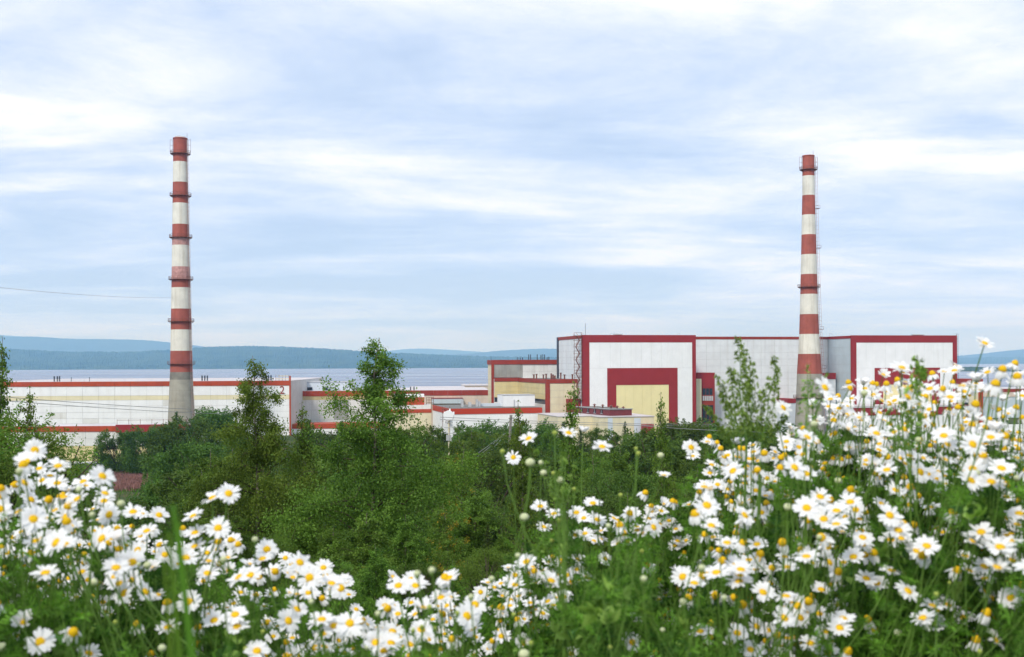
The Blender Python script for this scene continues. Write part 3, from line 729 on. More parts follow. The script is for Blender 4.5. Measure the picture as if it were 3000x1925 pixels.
rod('roof_cable', la, (uL, 1, za + .6), (uM, 1, za + .9), .04, M_galv, 5)
# far right hall
F13 = Frame(2880, 560, 4)
fh = F13.empty('far_hall'); tag(fh, 'pinkish low hall with red roof edge at the right edge beyond the cream block', 'building')
for (xa, xb, ya, yb, v0, m, zb_) in ((2882, 3120, 1140, 1148, -.2, M_red, None), (2882, 3120, 1148, 1162, 0, M_pink, None), (2884, 3118, 1162, 1240, .3, M_bluegrey, GZ)):
    F13.pbox('wall_band', fh, xa, xb, ya, yb, v0, 30, m, zb_)
a, zq = F13.at(2882, 1140, 0); b, _ = F13.at(3120, 1140, 0); box('roof', fh, a, b, 0.2, 30, zq, zq + .2, M_roof)
F14 = Frame(2850, 380, 4)
pw = F14.empty('perimeter_wall'); tag(pw, 'long pale perimeter wall behind the right-hand daisies', 'wall')
for i in range(5):
    xa = 2700 + i * 85; F14.pbox('wall_section', pw, xa, xa + 83, 1243, 1262, 0, .3, M_white, GZ)
    F14.pbox('wall_post', pw, xa + 83, xa + 85, 1241, 1262, -.1, .4, M_galv, GZ)

# ------------------------------------------------------------------ chimneys
def lathe(prof, m, n=40):
    v = []; f = []
    for (r, z) in prof:
        for i in range(n): v.append((r * math.cos(2 * math.pi * i / n), r * math.sin(2 * math.pi * i / n), z))
    for k in range(len(prof) - 1):
        for i in range(n): f.append((k * n + i, k * n + (i + 1) % n, (k + 1) * n + (i + 1) % n, (k + 1) * n + i))
    return mesh_py('shell', v, f, m, True)
def chimney(label, xc, D, ys_, rad_pts, plats, pinks, base_split, hoods):
    root = empty('chimney', (P(xc, HY, D).x, D, 0)); tag(root, label, 'chimney', 'red and white striped chimneys')
    s = D / FPX; hz = HY - 0.0044 * (xc - 1500)
    zof = lambda y: CZ + (hz - y) * s
    rof = lambda z: float(np.interp(z, sorted([zof(y) for y, _ in rad_pts]), [w * s for _, w in sorted(rad_pts, key=lambda t: -t[0])]))
    def shell(nm, z0, z1, m, extra=0.0):
        zs = np.linspace(z0, z1, 6); return link(nm, lathe([(rof(q) + extra, q) for q in zs], m), root)
    for i in range(len(ys_) - 1):
        z1, z0 = zof(ys_[i]), zof(ys_[i + 1]); red = i % 2 == 0
        if i in pinks:
            t0, t1, m2 = pinks[i]; zs = z1 + (z0 - z1) * t0, z1 + (z0 - z1) * t1
            if t0 > 0: shell('red_band', zs[0], z1, M_chred)
            shell('peeling_band', zs[1], zs[0], m2)
            if t1 < 1: shell('red_band', z0, zs[1], M_chred)
        else: shell('red_band' if red else 'white_band', z0, z1, M_chred if red else M_chwhite)
    zb = zof(ys_[-1])
    if base_split: shell('stained_concrete', zb - base_split, zb, M_joint2); zb -= base_split
    nseg = 6
    for k in range(nseg):
        h = (zb - GZ) / nseg; shell('concrete_ring', zb - (k + 1) * h, zb - k * h - .06, M_concrete); shell('pour_joint', zb - k * h - .06, zb - k * h, M_joint2, -.02)
    zt = zof(ys_[0]); r0 = rof(zt)
    link('rim', lathe([(r0, zt - .4), (r0 + .12, zt - .4), (r0 + .12, zt), (r0 - .35, zt), (r0 - .35, zt - 6)], M_chred), root)
    if hoods:
        link('inner_flue', lathe([(r0 - .45, zt - 3), (r0 - .55, zt + .55), (r0 - .7, zt + .55), (r0 - .8, zt - 3)], M_galv), root)
    ang = rad(-22)            # ladder runs up the right-hand side
    def pt(z, rr, a): return (math.cos(a) * rr, math.sin(a) * rr, z)
    zs = np.arange(GZ + 3, zt + .8, 3.0); ld = sub('ladder', root)
    for k in range(len(zs) - 1):
        for da in (-.06, .06): rod('rail', ld, pt(zs[k], rof(zs[k]) + .35, ang + da), pt(zs[k + 1], rof(zs[k + 1]) + .35, ang + da), .05, M_ladder, 5)
        rod('cage_bar', ld, pt(zs[k], rof(zs[k]) + 1.05, ang), pt(zs[k + 1], rof(zs[k + 1]) + 1.05, ang), .05, M_ladder, 5)
        for q in (0, 1.5): rod('hoop', ld, pt(zs[k] + q, rof(zs[k]), ang), pt(zs[k] + q, rof(zs[k]) + 1.05, ang), .045, M_ladder, 5)
    for (py, half) in plats:
        z0 = zof(py); r = rof(z0); ro = r + 1.0
        if half:
            rs = sub('ladder_rest', root); box('deck', rs, r, r + 1.5, -1.4, .2, z0, z0 + .12, M_rust); rod('rail', rs, (r + 1.5, -1.4, z0), (r + 1.5, -1.4, z0 + 1.1), .05, M_rust, 5)
            rod('rail', rs, (r, -1.4, z0 + 1.1), (r + 1.5, -1.4, z0 + 1.1), .05, M_rust, 5); continue
        pl = sub('platform', root); link('deck', lathe([(r - .05, z0), (ro, z0), (ro, z0 + .14), (r - .05, z0 + .14)], M_rust), pl)
        for hh in (.55, 1.1): link('rail', lathe([(ro - .04, z0 + hh - .04), (ro + .04, z0 + hh - .04), (ro + .04, z0 + hh + .04), (ro - .04, z0 + hh + .04), (ro - .04, z0 + hh - .04)], M_rust, 28), pl)
        for i in range(16):
            a = 2 * math.pi * i / 16; rod('post', pl, pt(z0, ro, a), pt(z0 + 1.1, ro, a), .045, M_rust, 5)
            rod('bracket', pl, pt(z0, ro - .1, a), pt(z0 - .6, r - .03, a), .035, M_rust, 5)
    for a in (rad(180), rad(0)):
        for q in (0, .9): rod('lamp_frame', root, pt(zt - 5, rof(zt - 5) + .3 + q, a), pt(zt - .5, r0 + .3 + q, a), .05, M_rust, 5)
        for q in (.6, 2.5, 4.5): rod('lamp_frame', root, pt(zt - q, r0, a), pt(zt - q, r0 + 1.2, a), .05, M_rust, 5)
    rod('lightning_rod', root, pt(zt, r0 - .1, rad(20)), pt(zt + 2.0, r0 - .1, rad(20)), .05, M_steel, 5)
    return root
M_joint2 = paint('stained_concrete', (0.24, 0.225, 0.19), var=0.3, streak=0.6, rough=0.9)
chimney('striped chimney with wider concrete base and peeling pink band before the numbered hall', 531, 406,
        [405, 475, 535, 596, 658, 719, 782, 843, 905, 966, 1028, 1090], [(405, 20), (475, 20.6), (719, 24.5), (905, 28), (1090, 31.7), (1160, 35), (1240, 39), (1330, 44)],
        [(452, 0), (575, 0), (697, 0), (820, 0), (943, 0), (1067, 0)], {4: (.62, 1.0, M_chpink), 6: (0, .62, M_chpink)}, 2.6, True)
chimney('striped chimney with slimmer top standing between the two painted portals', 2371, 431,
        [456, 516, 573, 630, 688, 746, 804, 862, 921, 979, 1037, 1095], [(456, 17), (573, 18.2), (746, 22), (862, 25), (979, 28.5), (1037, 32), (1095, 35.5), (1170, 38.5), (1330, 46)],
        [(498, 0), (842, 0), (612, 1), (728, 1), (966, 1), (1080, 1), (1166, 0)], {}, 0, False)

# ------------------------------------------------------------------ wires, poles, fence
def wire(label, a, b, sag, r=0.02):
    a, b = Vector(a), Vector(b); pts = []
    for i in range(25):
        t = i / 24; p = a.lerp(b, t); p.z -= sag * 4 * t * (1 - t); pts.append(p)
    v, f = tube_geo(pts, [r] * 25, 5); g = Geo(); g.add(v, f); o = link('power_line', g.mesh('power_line', M_wire)); tag(o, label, 'power line', 'power lines'); return o
wire('thin cable crossing the sky at left to the striped chimney', P(-100, 832, 200), P(507, 872, 405), 0.8, .035)
wire('upper cable crossing the white numbered hall', P(-60, 1157, 90), P(760, 1204, 190), .3, .028)
wire('lower cable crossing the white numbered hall', P(-60, 1168, 90), P(760, 1214, 190), .3, .028)
wire('upper pale cable low across the foot of the near portal', P(1290, 1222, 130), P(2420, 1238, 170), .5, .03)
wire('middle pale cable low across the foot of the near portal', P(1290, 1229, 130), P(2420, 1242, 170), .5, .03)
wire('lowest faint cable drooping behind the green weed', P(1760, 1236, 130), P(2300, 1268, 110), .2, .022)
for k, (xa, xb) in enumerate(((1375, 1478), (1390, 1480), (1415, 1482))):
    wire(('leftmost', 'middle', 'rightmost')[k] + ' of the three guy wires running down from the leaning wooden pole', P(xb, 1270, 120), P(xa, 1345, 112), .05, .02)
wire('pale cable from the far portal to the right edge', P(2795, 1087, 360), P(3100, 1086, 330), .3, .06)

am = empty('antenna_mast', (P(1314, HY, 140).x, 140, 0)); tag(am, 'slim mast with round dish and white panel antennas among the trees', 'mast')
zt = P(1314, 1212, 140).z; g0 = float(H(am.location.x, 140))
rod('pole', am, (0, 0, g0), (0, 0, zt), .10, M_cream, 8)
v = [(0.62 * math.cos(i * math.pi / 10), -.25, .62 * math.sin(i * math.pi / 10)) for i in range(20)] + [(0.62 * math.cos(i * math.pi / 10), .1, .62 * math.sin(i * math.pi / 10)) for i in range(20)]
link('dish', mesh_py('dish', v, [tuple(range(20)), tuple(range(39, 19, -1))] + [(i, 20 + i, 20 + (i + 1) % 20, (i + 1) % 20) for i in range(20)], M_white), am).location = (0, -.15, P(1314, 1217, 140).z)
for dx, yy in ((-.5, 1224), (.62, 1224), (.15, 1215)):
    z = P(1314, yy, 140).z; box('panel_antenna', am, dx - .09, dx + .09, -.3, -.12, z - .75 if abs(dx) > .2 else z, z + .75, M_white)
for q in (1.1, 1.7, 2.4): rod('cross_arm', am, (-.55, -.1, zt - q), (.65, -.1, zt - q), .05, M_galv, 5)
for k in range(3): box('radio_box', am, -.3 + .22 * k, -.12 + .22 * k, -.28, -.1, zt - 3.3, zt - 2.6, M_galv)
wp = empty('utility_pole', (P(1480, HY, 120).x, 120, 0)); tag(wp, 'leaning grey wooden pole behind the birch twigs', 'pole')
rod('pole', wp, (0, 0, float(H(wp.location.x, 120)) - .2), (P(1497, 1216, 120).x - wp.location.x, 0, P(1497, 1216, 120).z), .14, M_wood, 8)
q = P(1497, 1216, 120); rod('cross_arm', wp, (q.x - wp.location.x - .25, -.18, q.z - .35), (q.x - wp.location.x + .35, -.18, q.z - .3), .05, M_wood, 5)
sp = empty('steel_post', (P(2073, HY, 95).x, 95, 0)); tag(sp, 'thin white post left of the green weed', 'post')
rod('post', sp, (0, 0, float(H(sp.location.x, 95))), (0, 0, P(2073, 1288, 95).z), .035, M_galv, 6); rod('cap', sp, (0, 0, P(2073, 1288, 95).z), (0, 0, P(2073, 1286, 95).z), .06, M_galv, 6)
fp = empty('pipe_rack', (P(250, HY, 318).x, 318, 0)); tag(fp, 'pale pipe on a steel rack below the yellow annex wall', 'pipe rack')
x0, x1 = P(215, HY, 318).x - fp.location.x, P(300, HY, 318).x - fp.location.x; zp = P(250, 1356, 318).z
rod('pipe', fp, (x0, 0, zp), (x1, 0, zp), .35, M_galv, 10)
for k in range(5): q = x0 + (x1 - x0) * k / 4; rod('rack_post', fp, (q, .1, 1.8), (q, .1, zp), .1, M_steel, 5)
for k in range(2): rod('rack_rail', fp, (x0, .15, zp - 1.0 * (k + 1)), (x1, .15, zp - 1.0 * (k + 1)), .07, M_galv, 5)
fp = empty('pipeline', (P(395, HY, 296).x, 296, 0)); tag(fp, 'low pale pipeline running behind the pink fireweed', 'pipeline')
x0, x1 = P(335, HY, 296).x - fp.location.x, P(520, HY, 296).x - fp.location.x; zp = P(395, 1381, 296).z
rod('pipe', fp, (x0, 0, zp), (x1, 0, zp), .16, M_galv, 8)
for k in range(9): q = x0 + (x1 - x0) * k / 8; rod('support', fp, (q, 0, 1.5), (q, 0, zp), .07, M_steel, 5)

# ------------------------------------------------------------------ trees
def leaf_quads(pos, size, r, droop=0.35, width=0.62):
    """rhombic, slightly folded leaf per position"""
    n = len(pos)
    d = r.normal(size=(n, 3)); d[:, 2] -= droop * 1.5; d /= np.linalg.norm(d, axis=1)[:, None]
    q = r.normal(size=(n, 3)); sd = np.cross(d, q); sd /= np.linalg.norm(sd, axis=1)[:, None] + 1e-9
    nn = np.cross(d, sd); L = (size * r.uniform(.5, 1.38, n))[:, None]
    a = pos; b = pos + d * L * .42 + sd * L * width * .5 + nn * L * .10; c = pos + d * L; e = pos + d * L * .42 - sd * L * width * .5 + nn * L * .10
    v = np.stack([a, b, c, e], 1).reshape(-1, 3)
    return v, np.arange(4 * n).reshape(-1, 4)
def make_birch(seed, n_leaf, spread=.24, low=.12, whip=.9, leaf=.0105, power=.8, yellow=.01, bend=.02):
    r = np.random.default_rng(seed)
    wood = Geo(); lp = []; lt = []
    hs = np.linspace(0, 1, 14); tr = np.stack([np.cumsum(r.normal(0, bend * .5, 14)) * hs, np.cumsum(r.normal(0, bend * .5, 14)) * hs, hs], 1)
    v, f = tube_geo(tr, .0095 * (1 - hs) ** .8 + .0011, 7); wood.add(v, f, 0)
    tp = lambda t: np.array([np.interp(t, hs, tr[:, k]) for k in range(3)])
    nb = 58
    for i in range(nb):
        t = low + (whip - low) * ((i + r.random()) / nb) ** 1.1
        az = i * 2.39996 + r.normal(0, .35); prof = ((1 - t) / (1 - low)) ** power * min(1, .55 + (t - low) * 3.2)
        L = (spread * prof + .012) * r.uniform(.6, 1.2)
        up = .55 + .45 * t + r.normal(0, .14); p0 = tp(t); k = 7
        s = np.linspace(0, 1, k); dirv = np.array([math.cos(az), math.sin(az), 0])
        zc = up * s * L - (.55 * s ** 2.2) * L * r.uniform(.6, 1.5)
        pts = p0 + dirv * (s * L)[:, None] + np.array([0, 0, 1]) * zc[:, None]; pts[1:] += r.normal(0, .012 * L * 3, (k - 1, 3))
        v, f = tube_geo(pts, (.0042 * (L / spread) + .0006) * (1 - s) + .0005, 5); wood.add(v, f, 1)
        clump = r.uniform(0, .62) ** 1.2
        ns = max(3, int(11 * L / spread))
        w = L * (0.7 + .5 * t); nl = 0
        for q in range(ns):
            sq = r.uniform(.28, 1.0); b0 = np.array([np.interp(sq, s, pts[:, a]) for a in range(3)])
            d = r.normal(size=3) * .8 + dirv * .6 + np.array([0, 0, r.uniform(-.5, .6)]); d /= np.linalg.norm(d); l2 = L * r.uniform(.18, .42)
            e0 = b0 + d * l2 + np.array([0, 0, -.25 * l2]); m0 = (b0 + e0) / 2 + np.array([0, 0, .1 * l2])
            if q % 2 == 0: v, f = tube_geo([b0, m0, e0], [.0011, .0008, .0004], 3); wood.add(v, f, 1)
            cnt = max(3, int(n_leaf / nb / ns * (.03 + 2.0 * (L / spread) ** 1.22) * r.uniform(.3, 1.7)))
            tt = r.random(cnt)[:, None] ** .8
            pp = b0 + (e0 - b0) * tt * 1.35 + r.normal(0, .010 + .12 * l2, (cnt, 3)); lp.append(pp)
            lt.append(np.clip(clump + r.uniform(0, .45, cnt), 0, .96) if r.random() > yellow else np.full(cnt, 1.0))
    # leaves up the leader
    cnt = int(90); tt = low + (1 - low) * r.random(cnt) ** .7; lp.append(np.array([tp(t) for t in tt]) + r.normal(0, .008, (cnt, 3))); lt.append(r.uniform(.2, .8, cnt))
    cnt = n_leaf // 8; tt = low + (.84 - low) * r.random(cnt) ** 1.1; az = r.uniform(0, 6.283, cnt); rr = spread * .48 * (1 - tt) * r.random(cnt) ** .5
    lp.append(np.stack([np.interp(tt, hs, tr[:, 0]) + np.cos(az) * rr, np.interp(tt, hs, tr[:, 1]) + np.sin(az) * rr, tt], 1)); lt.append(np.clip(.3 + .25 * np.sin(tt * 40 + az) + r.uniform(0, .4, cnt), 0, .95))
    lp = np.concatenate(lp); lt = np.concatenate(lt)
    v, f = leaf_quads(lp, np.full(len(lp), leaf), r)
    crown = mesh_np('crown', v, f, np.full(len(f), 4), M_birch, False, {'tint': lt})
    return wood.mesh('trunk', [M_bark, M_twig], True), crown
def make_bush(seed, n_leaf, leaf=.022, squash=1.0, m=None):
    """rounded willow: several stems, lobed crown"""
    r = np.random.default_rng(seed); wood = Geo(); lp = []; lt = []
    for i in range(9):
        az = r.uniform(0, 6.283); s = np.linspace(0, 1, 7); L = r.uniform(.25, .5)
        hgt = r.uniform(.6, .95); pts = np.stack([math.cos(az) * L * s ** 1.4, math.sin(az) * L * s ** 1.4, hgt * s], 1); pts[1:] += r.normal(0, .02, (6, 3))
        v, f = tube_geo(pts, .014 * (1 - s) + .003, 5); wood.add(v, f, 1)
    lobes = 60
    for i in range(lobes):
        a = r.uniform(0, 6.283); z = r.uniform(.06, .92); rr = .42 * squash * math.sqrt(max(0.05, 1 - ((z - .42) / .58) ** 2)) * r.uniform(.55, 1.05)
        c = np.array([math.cos(a) * rr, math.sin(a) * rr, z]); sz = r.uniform(.08, .16); cnt = int(n_leaf / lobes)
        d = r.normal(size=(cnt, 3)); d /= np.linalg.norm(d, axis=1)[:, None]; pp = c + d * (sz * r.random(cnt) ** .5)[:, None]; pp[:, 2] = np.maximum(pp[:, 2], .01)
        lp.append(pp); lt.append(np.clip(r.uniform(.0, .5) + r.uniform(0, .45, cnt), 0, 1))
        v, f = tube_geo([[0, 0, max(.02, z - .35)], c * .6 + np.array([0, 0, z * .3]), c], [.006, .004, .002], 4); wood.add(v, f, 1)
    for i in range(26):      # loose sprigs breaking the outline
        a = r.uniform(0, 6.283); z = r.uniform(.3, 1.0); rr = .44 * squash * math.sqrt(max(0.03, 1 - ((z - .42) / .6) ** 2)); p0 = np.array([math.cos(a) * rr, math.sin(a) * rr, z])
        d = np.array([math.cos(a) * .5, math.sin(a) * .5, .9]); cnt = 40; tt = r.random(cnt)[:, None]; lp.append(p0 + d * tt * r.uniform(.05, .12) + r.normal(0, .010, (cnt, 3))); lt.append(r.uniform(.3, .9, cnt))
    lp = np.concatenate(lp); lt = np.concatenate(lt); v, f = leaf_quads(lp, np.full(len(lp), leaf), r, .1, .42)
    return wood.mesh('trunk', [M_bark, M_twig], True), mesh_np('crown', v, f, np.full(len(f), 4), m or M_willow, False, {'tint': lt})
def make_spruce(seed, n_leaf):
    r = np.random.default_rng(seed); wood = Geo(); lp = []; lt = []
    s = np.linspace(0, 1, 8); v, f = tube_geo(np.stack([s * 0, s * 0, s], 1), .014 * (1 - s) + .001, 6); wood.add(v, f, 1)
    nb = 90
    for i in range(nb):
        t = .04 + .95 * (i / nb); az = i * 2.4; L = .21 * (1 - t) ** .85 * r.uniform(.7, 1.15) + .006
        k = np.linspace(0, 1, 5); p = np.stack([math.cos(az) * L * k, math.sin(az) * L * k, t - .18 * L * k + .12 * L * k ** 3], 1)
        v, f = tube_geo(p, .003 * (1 - k) + .0006, 3); wood.add(v, f, 1)
        cnt = int(n_leaf / nb * (.3 + 1.4 * L / .21)); tt = r.random(cnt)
        pp = np.stack([np.interp(tt, k, p[:, a]) for a in range(3)], 1) + r.normal(0, .1 * L + .002, (cnt, 3)) * np.array([1, 1, .5]); lp.append(pp); lt.append(np.clip(r.uniform(0, .4) + r.uniform(0, .5, cnt), 0, 1))
    lp = np.concatenate(lp); lt = np.concatenate(lt); v, f = leaf_quads(lp, np.full(len(lp), .016), r, 0, .35)
    return wood.mesh('trunk', [M_bark, M_twig], True), mesh_np('crown', v, f, np.full(len(f), 4), M_spruce, False, {'tint': lt})
HERO = [make_birch(21, 78000, .45, .02, .97, .0096, 1.0, 0, .012), make_birch(23, 72000, .44, .02, .97, .0098, 1.0, 0, .012)]
WHIP = [make_birch(31, 9000, .12, .02, .95, .0125, .8, 0, .012), make_birch(32, 14000, .19, .03, .93, .0135, .8, 0)]
BIRCH = [make_birch(41, 20000, .33, .03, .90, .0175, .65, .006), make_birch(42, 20000, .29, .03, .92, .0170, .75, .0), make_birch(43, 22000, .36, .02, .88, .0170, .5, .008)]
YELL = [make_birch(45, 14000, .30, .03, .90, .0150, .7, .12)]
BUSH = [make_bush(51, 24000, .022), make_bush(52, 24000, .023, 1.2), make_bush(53, 21000, .021, .85), make_bush(54, 26000, .017, 1.15, M_birch)]
FARB = [make_bush(55, 26000, .034), make_bush(56, 26000, .034, 1.2), make_bush(57, 24000, .032, .9)]
SPR = [make_spruce(61, 11000), make_spruce(62, 10000)]
def ordn(n):
    w = ['', 'first', 'second', 'third', 'fourth', 'fifth', 'sixth', 'seventh', 'eighth', 'ninth', 'tenth', 'eleventh', 'twelfth', 'thirteenth', 'fourteenth', 'fifteenth', 'sixteenth', 'seventeenth', 'eighteenth', 'nineteenth', 'twentieth']
    if n <= 20: return w[n]
    tens = {2: 'twenty', 3: 'thirty', 4: 'forty', 5: 'fifty', 6: 'sixty'}[n // 10]
    return tens + ('-' + w[n % 10] if n % 10 else ('th' if False else 'ieth'))[0:] if n % 10 else tens[:-1] + 'ieth'
TREES = []
def tree(kind, var, x, top, D, wide=1.0, label=None, group=None, rz=None, base=None, cat='tree'):
    X = P(x, HY, D).x; zg = float(H(X, D)) - .05
    if base is not None: zg = P(x, base, D).z
    zt = P(x, top, D).z; h = max(zt - zg, .5)
    o = empty(kind, (X, D, zg), R.uniform(0, 6.28) if rz is None else rz); o.scale = (h * wide, h * wide, h)
    link('trunk', var[0], o); link('crown', var[1], o)
    if label: tag(o, label, cat, group)
    else: TREES.append((o, kind, x, top, D, group))
    return o
G_ = 'young trees on the slope'
tree('birch_tree', HERO[0], 1090, 990, 22.5, .98, 'tallest birch with leafy whip top before the middle hall and lake', G_, 3.6)
tree('birch_tree', HERO[1], 754, 1042, 24.5, .86, "second tallest birch, its top just left of the hall's red number 2", G_, 4.4)
tree('birch_tree', WHIP[0], -6, 985, 26, .75, 'slender birch cut by the left edge of the photo', G_, .3)
tree('birch_tree', WHIP[0], 70, 1132, 25, .85, 'second birch from the left edge, rising before the white annex', G_, 2.3)
tree('birch_tree', WHIP[0], 128, 1222, 24, 1.0, 'small twiggy birch right of the left-edge birches', G_, 4.0)
tree('willow_bush', BUSH[3], 40, 1236, 23.5, .95, 'dense green bush filling the left edge behind the highest left daisy', G_, 1.0)
tree('willow_bush', BUSH[3], -60, 1200, 24.5, 1.2, 'dense bush half out of frame at the left edge', G_, 2.0)
tree('birch_tree', WHIP[0], 1658, 1116, 19, .8, 'thin leafy birch sapling rising before the cream annex corner', G_, .7)
tree('birch_tree', WHIP[0], 1940, 1150, 19, .62, 'thin birch sapling rising before the yellow portal field', G_, 2.7)
tree('birch_tree', WHIP[0], 1532, 1172, 20, .8, 'sparse birch sapling beside the leaning wooden pole', G_, 5.0)
tree('birch_tree', WHIP[0], 890, 1178, 26, .9, 'sparse twiggy sapling between the two tallest birches', G_, 3.0)
tree('willow_bush', FARB[0], 335, 1262, 282, 1.02, 'rounded dark willow before the yellow annex wall, leftmost of a pair', G_, 1.2)
tree('willow_bush', FARB[1], 432, 1246, 276, 1.0, 'rounded dark willow right of its twin, behind the pink fireweed', G_, 2.4)
tree('willow_bush', FARB[2], 622, 1200, 250, 1.1, 'tall round-topped willow right of the left chimney base', G_, 3.3)
tree('willow_bush', FARB[0], 540, 1228, 215, 1.15, 'broad willow at the foot of the left chimney', G_, 4.0)
tree('spruce_tree', SPR[0], 516, 1203, 240, .9, 'small pointed conifer at the left chimney foot', G_, 0)
tree('spruce_tree', SPR[1], 902, 1228, 95, 1.3, 'dark pointed conifer between the two tallest birches', G_, 0)
r2 = random.Random(5)
# belt of young trees before the plant
belt = [(700, 1225), (960, 1240), (1000, 1232), (1170, 1235), (1210, 1248), (1255, 1225), (1292, 1240), (1338, 1232), (1375, 1245), (1410, 1232), (1448, 1238), (1490, 1250), (1520, 1232), (1570, 1225), (1615, 1240),
        (1650, 1235), (1700, 1250), (1745, 1238), (1790, 1248), (1830, 1235), (1868, 1252), (1905, 1238), (1950, 1240), (1990, 1232), (2030, 1224), (2075, 1236), (2120, 1238), (2170, 1240), (2220, 1236), (2270, 1242), (2330, 1240), (2400, 1246), (2480, 1240), (2560, 1246), (2660, 1244), (2760, 1258), (2880, 1250), (2960, 1256)]
for i, (x, t) in enumerate(belt):
    k = r2.random()
    if k < .08: tree('spruce_tree', SPR[i % 2], x, t - 2, r2.uniform(150, 215), r2.uniform(1.0, 1.4), group=G_)
    elif k < .85: tree('birch_tree', BIRCH[i % 3], x, t, r2.uniform(130, 210), r2.uniform(.75, 1.05), group=G_)
    else: tree('willow_bush', FARB[i % 3], x, t + 8, r2.uniform(140, 210), r2.uniform(.9, 1.2), group=G_)
# nearer thickets, row behind row
rows = [(95, 18, 600, 2350, 1285), (62, 18, 560, 2250, 1335), (40, 18, 540, 2150, 1385), (29, 15, 600, 1980, 1440), (20, 12, 640, 1850, 1520), (13.5, 8, 740, 1600, 1630)]
for D, n, xa, xb, t in rows:
    for i in range(n):
        x = xa + (xb - xa) * (i + r2.uniform(.15, .85)) / n; tt = t + r2.uniform(-40, 45); DD = D * r2.uniform(.88, 1.12); k = r2.random()
        if 330 < x < 480 and D > 30: continue
        if D < 50 and abs(x - 1300) < 60 and k < .7: tree('birch_tree', YELL[0], x, tt - 20, DD, 1.0, group=G_)
        elif k < .55: tree('birch_tree', BIRCH[(i + int(D)) % 3], x, tt, DD, r2.uniform(.95, 1.35), group=G_)
        elif k < .94: tree('willow_bush', FARB[i % 3] if D > 80 else BUSH[(i * 3 + int(D)) % 4], x, tt + 12, DD, r2.uniform(1.0, 1.35), group=G_)
        else: tree('spruce_tree', SPR[i % 2], x, tt, DD, r2.uniform(1.1, 1.5), group=G_)
tree('birch_tree', YELL[0], 1345, 1300, 34, .9, 'yellowing birch below the antenna mast', G_, 1.0)
tree('birch_tree', YELL[0], 1900, 1400, 40, .9, 'yellowing birch low behind the middle daisies', G_, 2.2)
for x, t, D in ((505, 1330, 120), (560, 1300, 110), (520, 1395, 70), (610, 1360, 64), (560, 1470, 38)):
    tree('willow_bush', FARB[(x // 10) % 3] if D > 60 else BUSH[(x // 10) % 4], x, t, D, 1.2, group=G_)
look = {'birch_tree': 'young birch', 'willow_bush': 'leafy willow bush', 'spruce_tree': 'pointed small conifer'}
bands = [(0, 17, 'nearest thicket'), (17, 25, 'second thicket row'), (25, 34, 'third thicket row'), (34, 50, 'middle thicket row'), (50, 78, 'sixth thicket row'), (78, 125, 'far thicket row'), (125, 999, 'rearmost tree belt')]
for d0, d1, nm in bands:
    for kd in look:
        L = sorted([t for t in TREES if t[1] == kd and d0 <= t[4] < d1], key=lambda t: t[2])
        for i, t in enumerate(L):
            tag(t[0], f'{look[kd]}, ' + ('the only one' if len(L) == 1 else f'{ordn(i + 1)} such from the left') + f' in the {nm}', 'tree', G_)
# pink fireweed on the flat before the hall
r = np.random.default_rng(77)
def blades(name, px0, px1, D0, D1, n, h0, h1, w, m, wob=.25):
    D = r.uniform(D0, D1, n); x = r.uniform(px0, px1, n); X = (x - 1500) / FPX * D; Z = H(X, D)
    h = r.uniform(h0, h1, n); an = r.uniform(0, 6.283, n); lean = r.normal(0, wob, (n, 2)) * h[:, None]
    b = np.stack([X, D, Z], 1); s = np.stack([np.cos(an), np.sin(an), 0 * an], 1) * (w * .5)
    mid = b + np.stack([lean[:, 0] * .4, lean[:, 1] * .4, h * .6], 1); tip = b + np.stack([lean[:, 0], lean[:, 1], h], 1)
    v = np.stack([b - s, b + s, mid + s, tip, mid - s], 1).reshape(-1, 3)
    f = np.arange(5 * n).reshape(-1, 5)
    return link(name, mesh_np(name, v, f, np.full(n, 5), m, False, {'tint': r.random(n)}))
o = blades('fireweed_patch', 335, 462, 225, 288, 5200, .7, 1.5, .16, M_fire); tag(o, 'pink fireweed patch on the flat left of the thickets', 'flowers', kind='stuff')
o = blades('slope_grass', -200, 3200, 9, 60, 30000, .15, .4, .015, M_grass, .4); tag(o, 'rough grass on the slope below the birches', 'grass', kind='stuff')
o = blades('meadow_grass', -200, 3200, 60, 300, 16000, .4, .9, .10, M_grass, .4); tag(o, 'rough grass on the low ground before the plant', 'grass', kind='stuff')

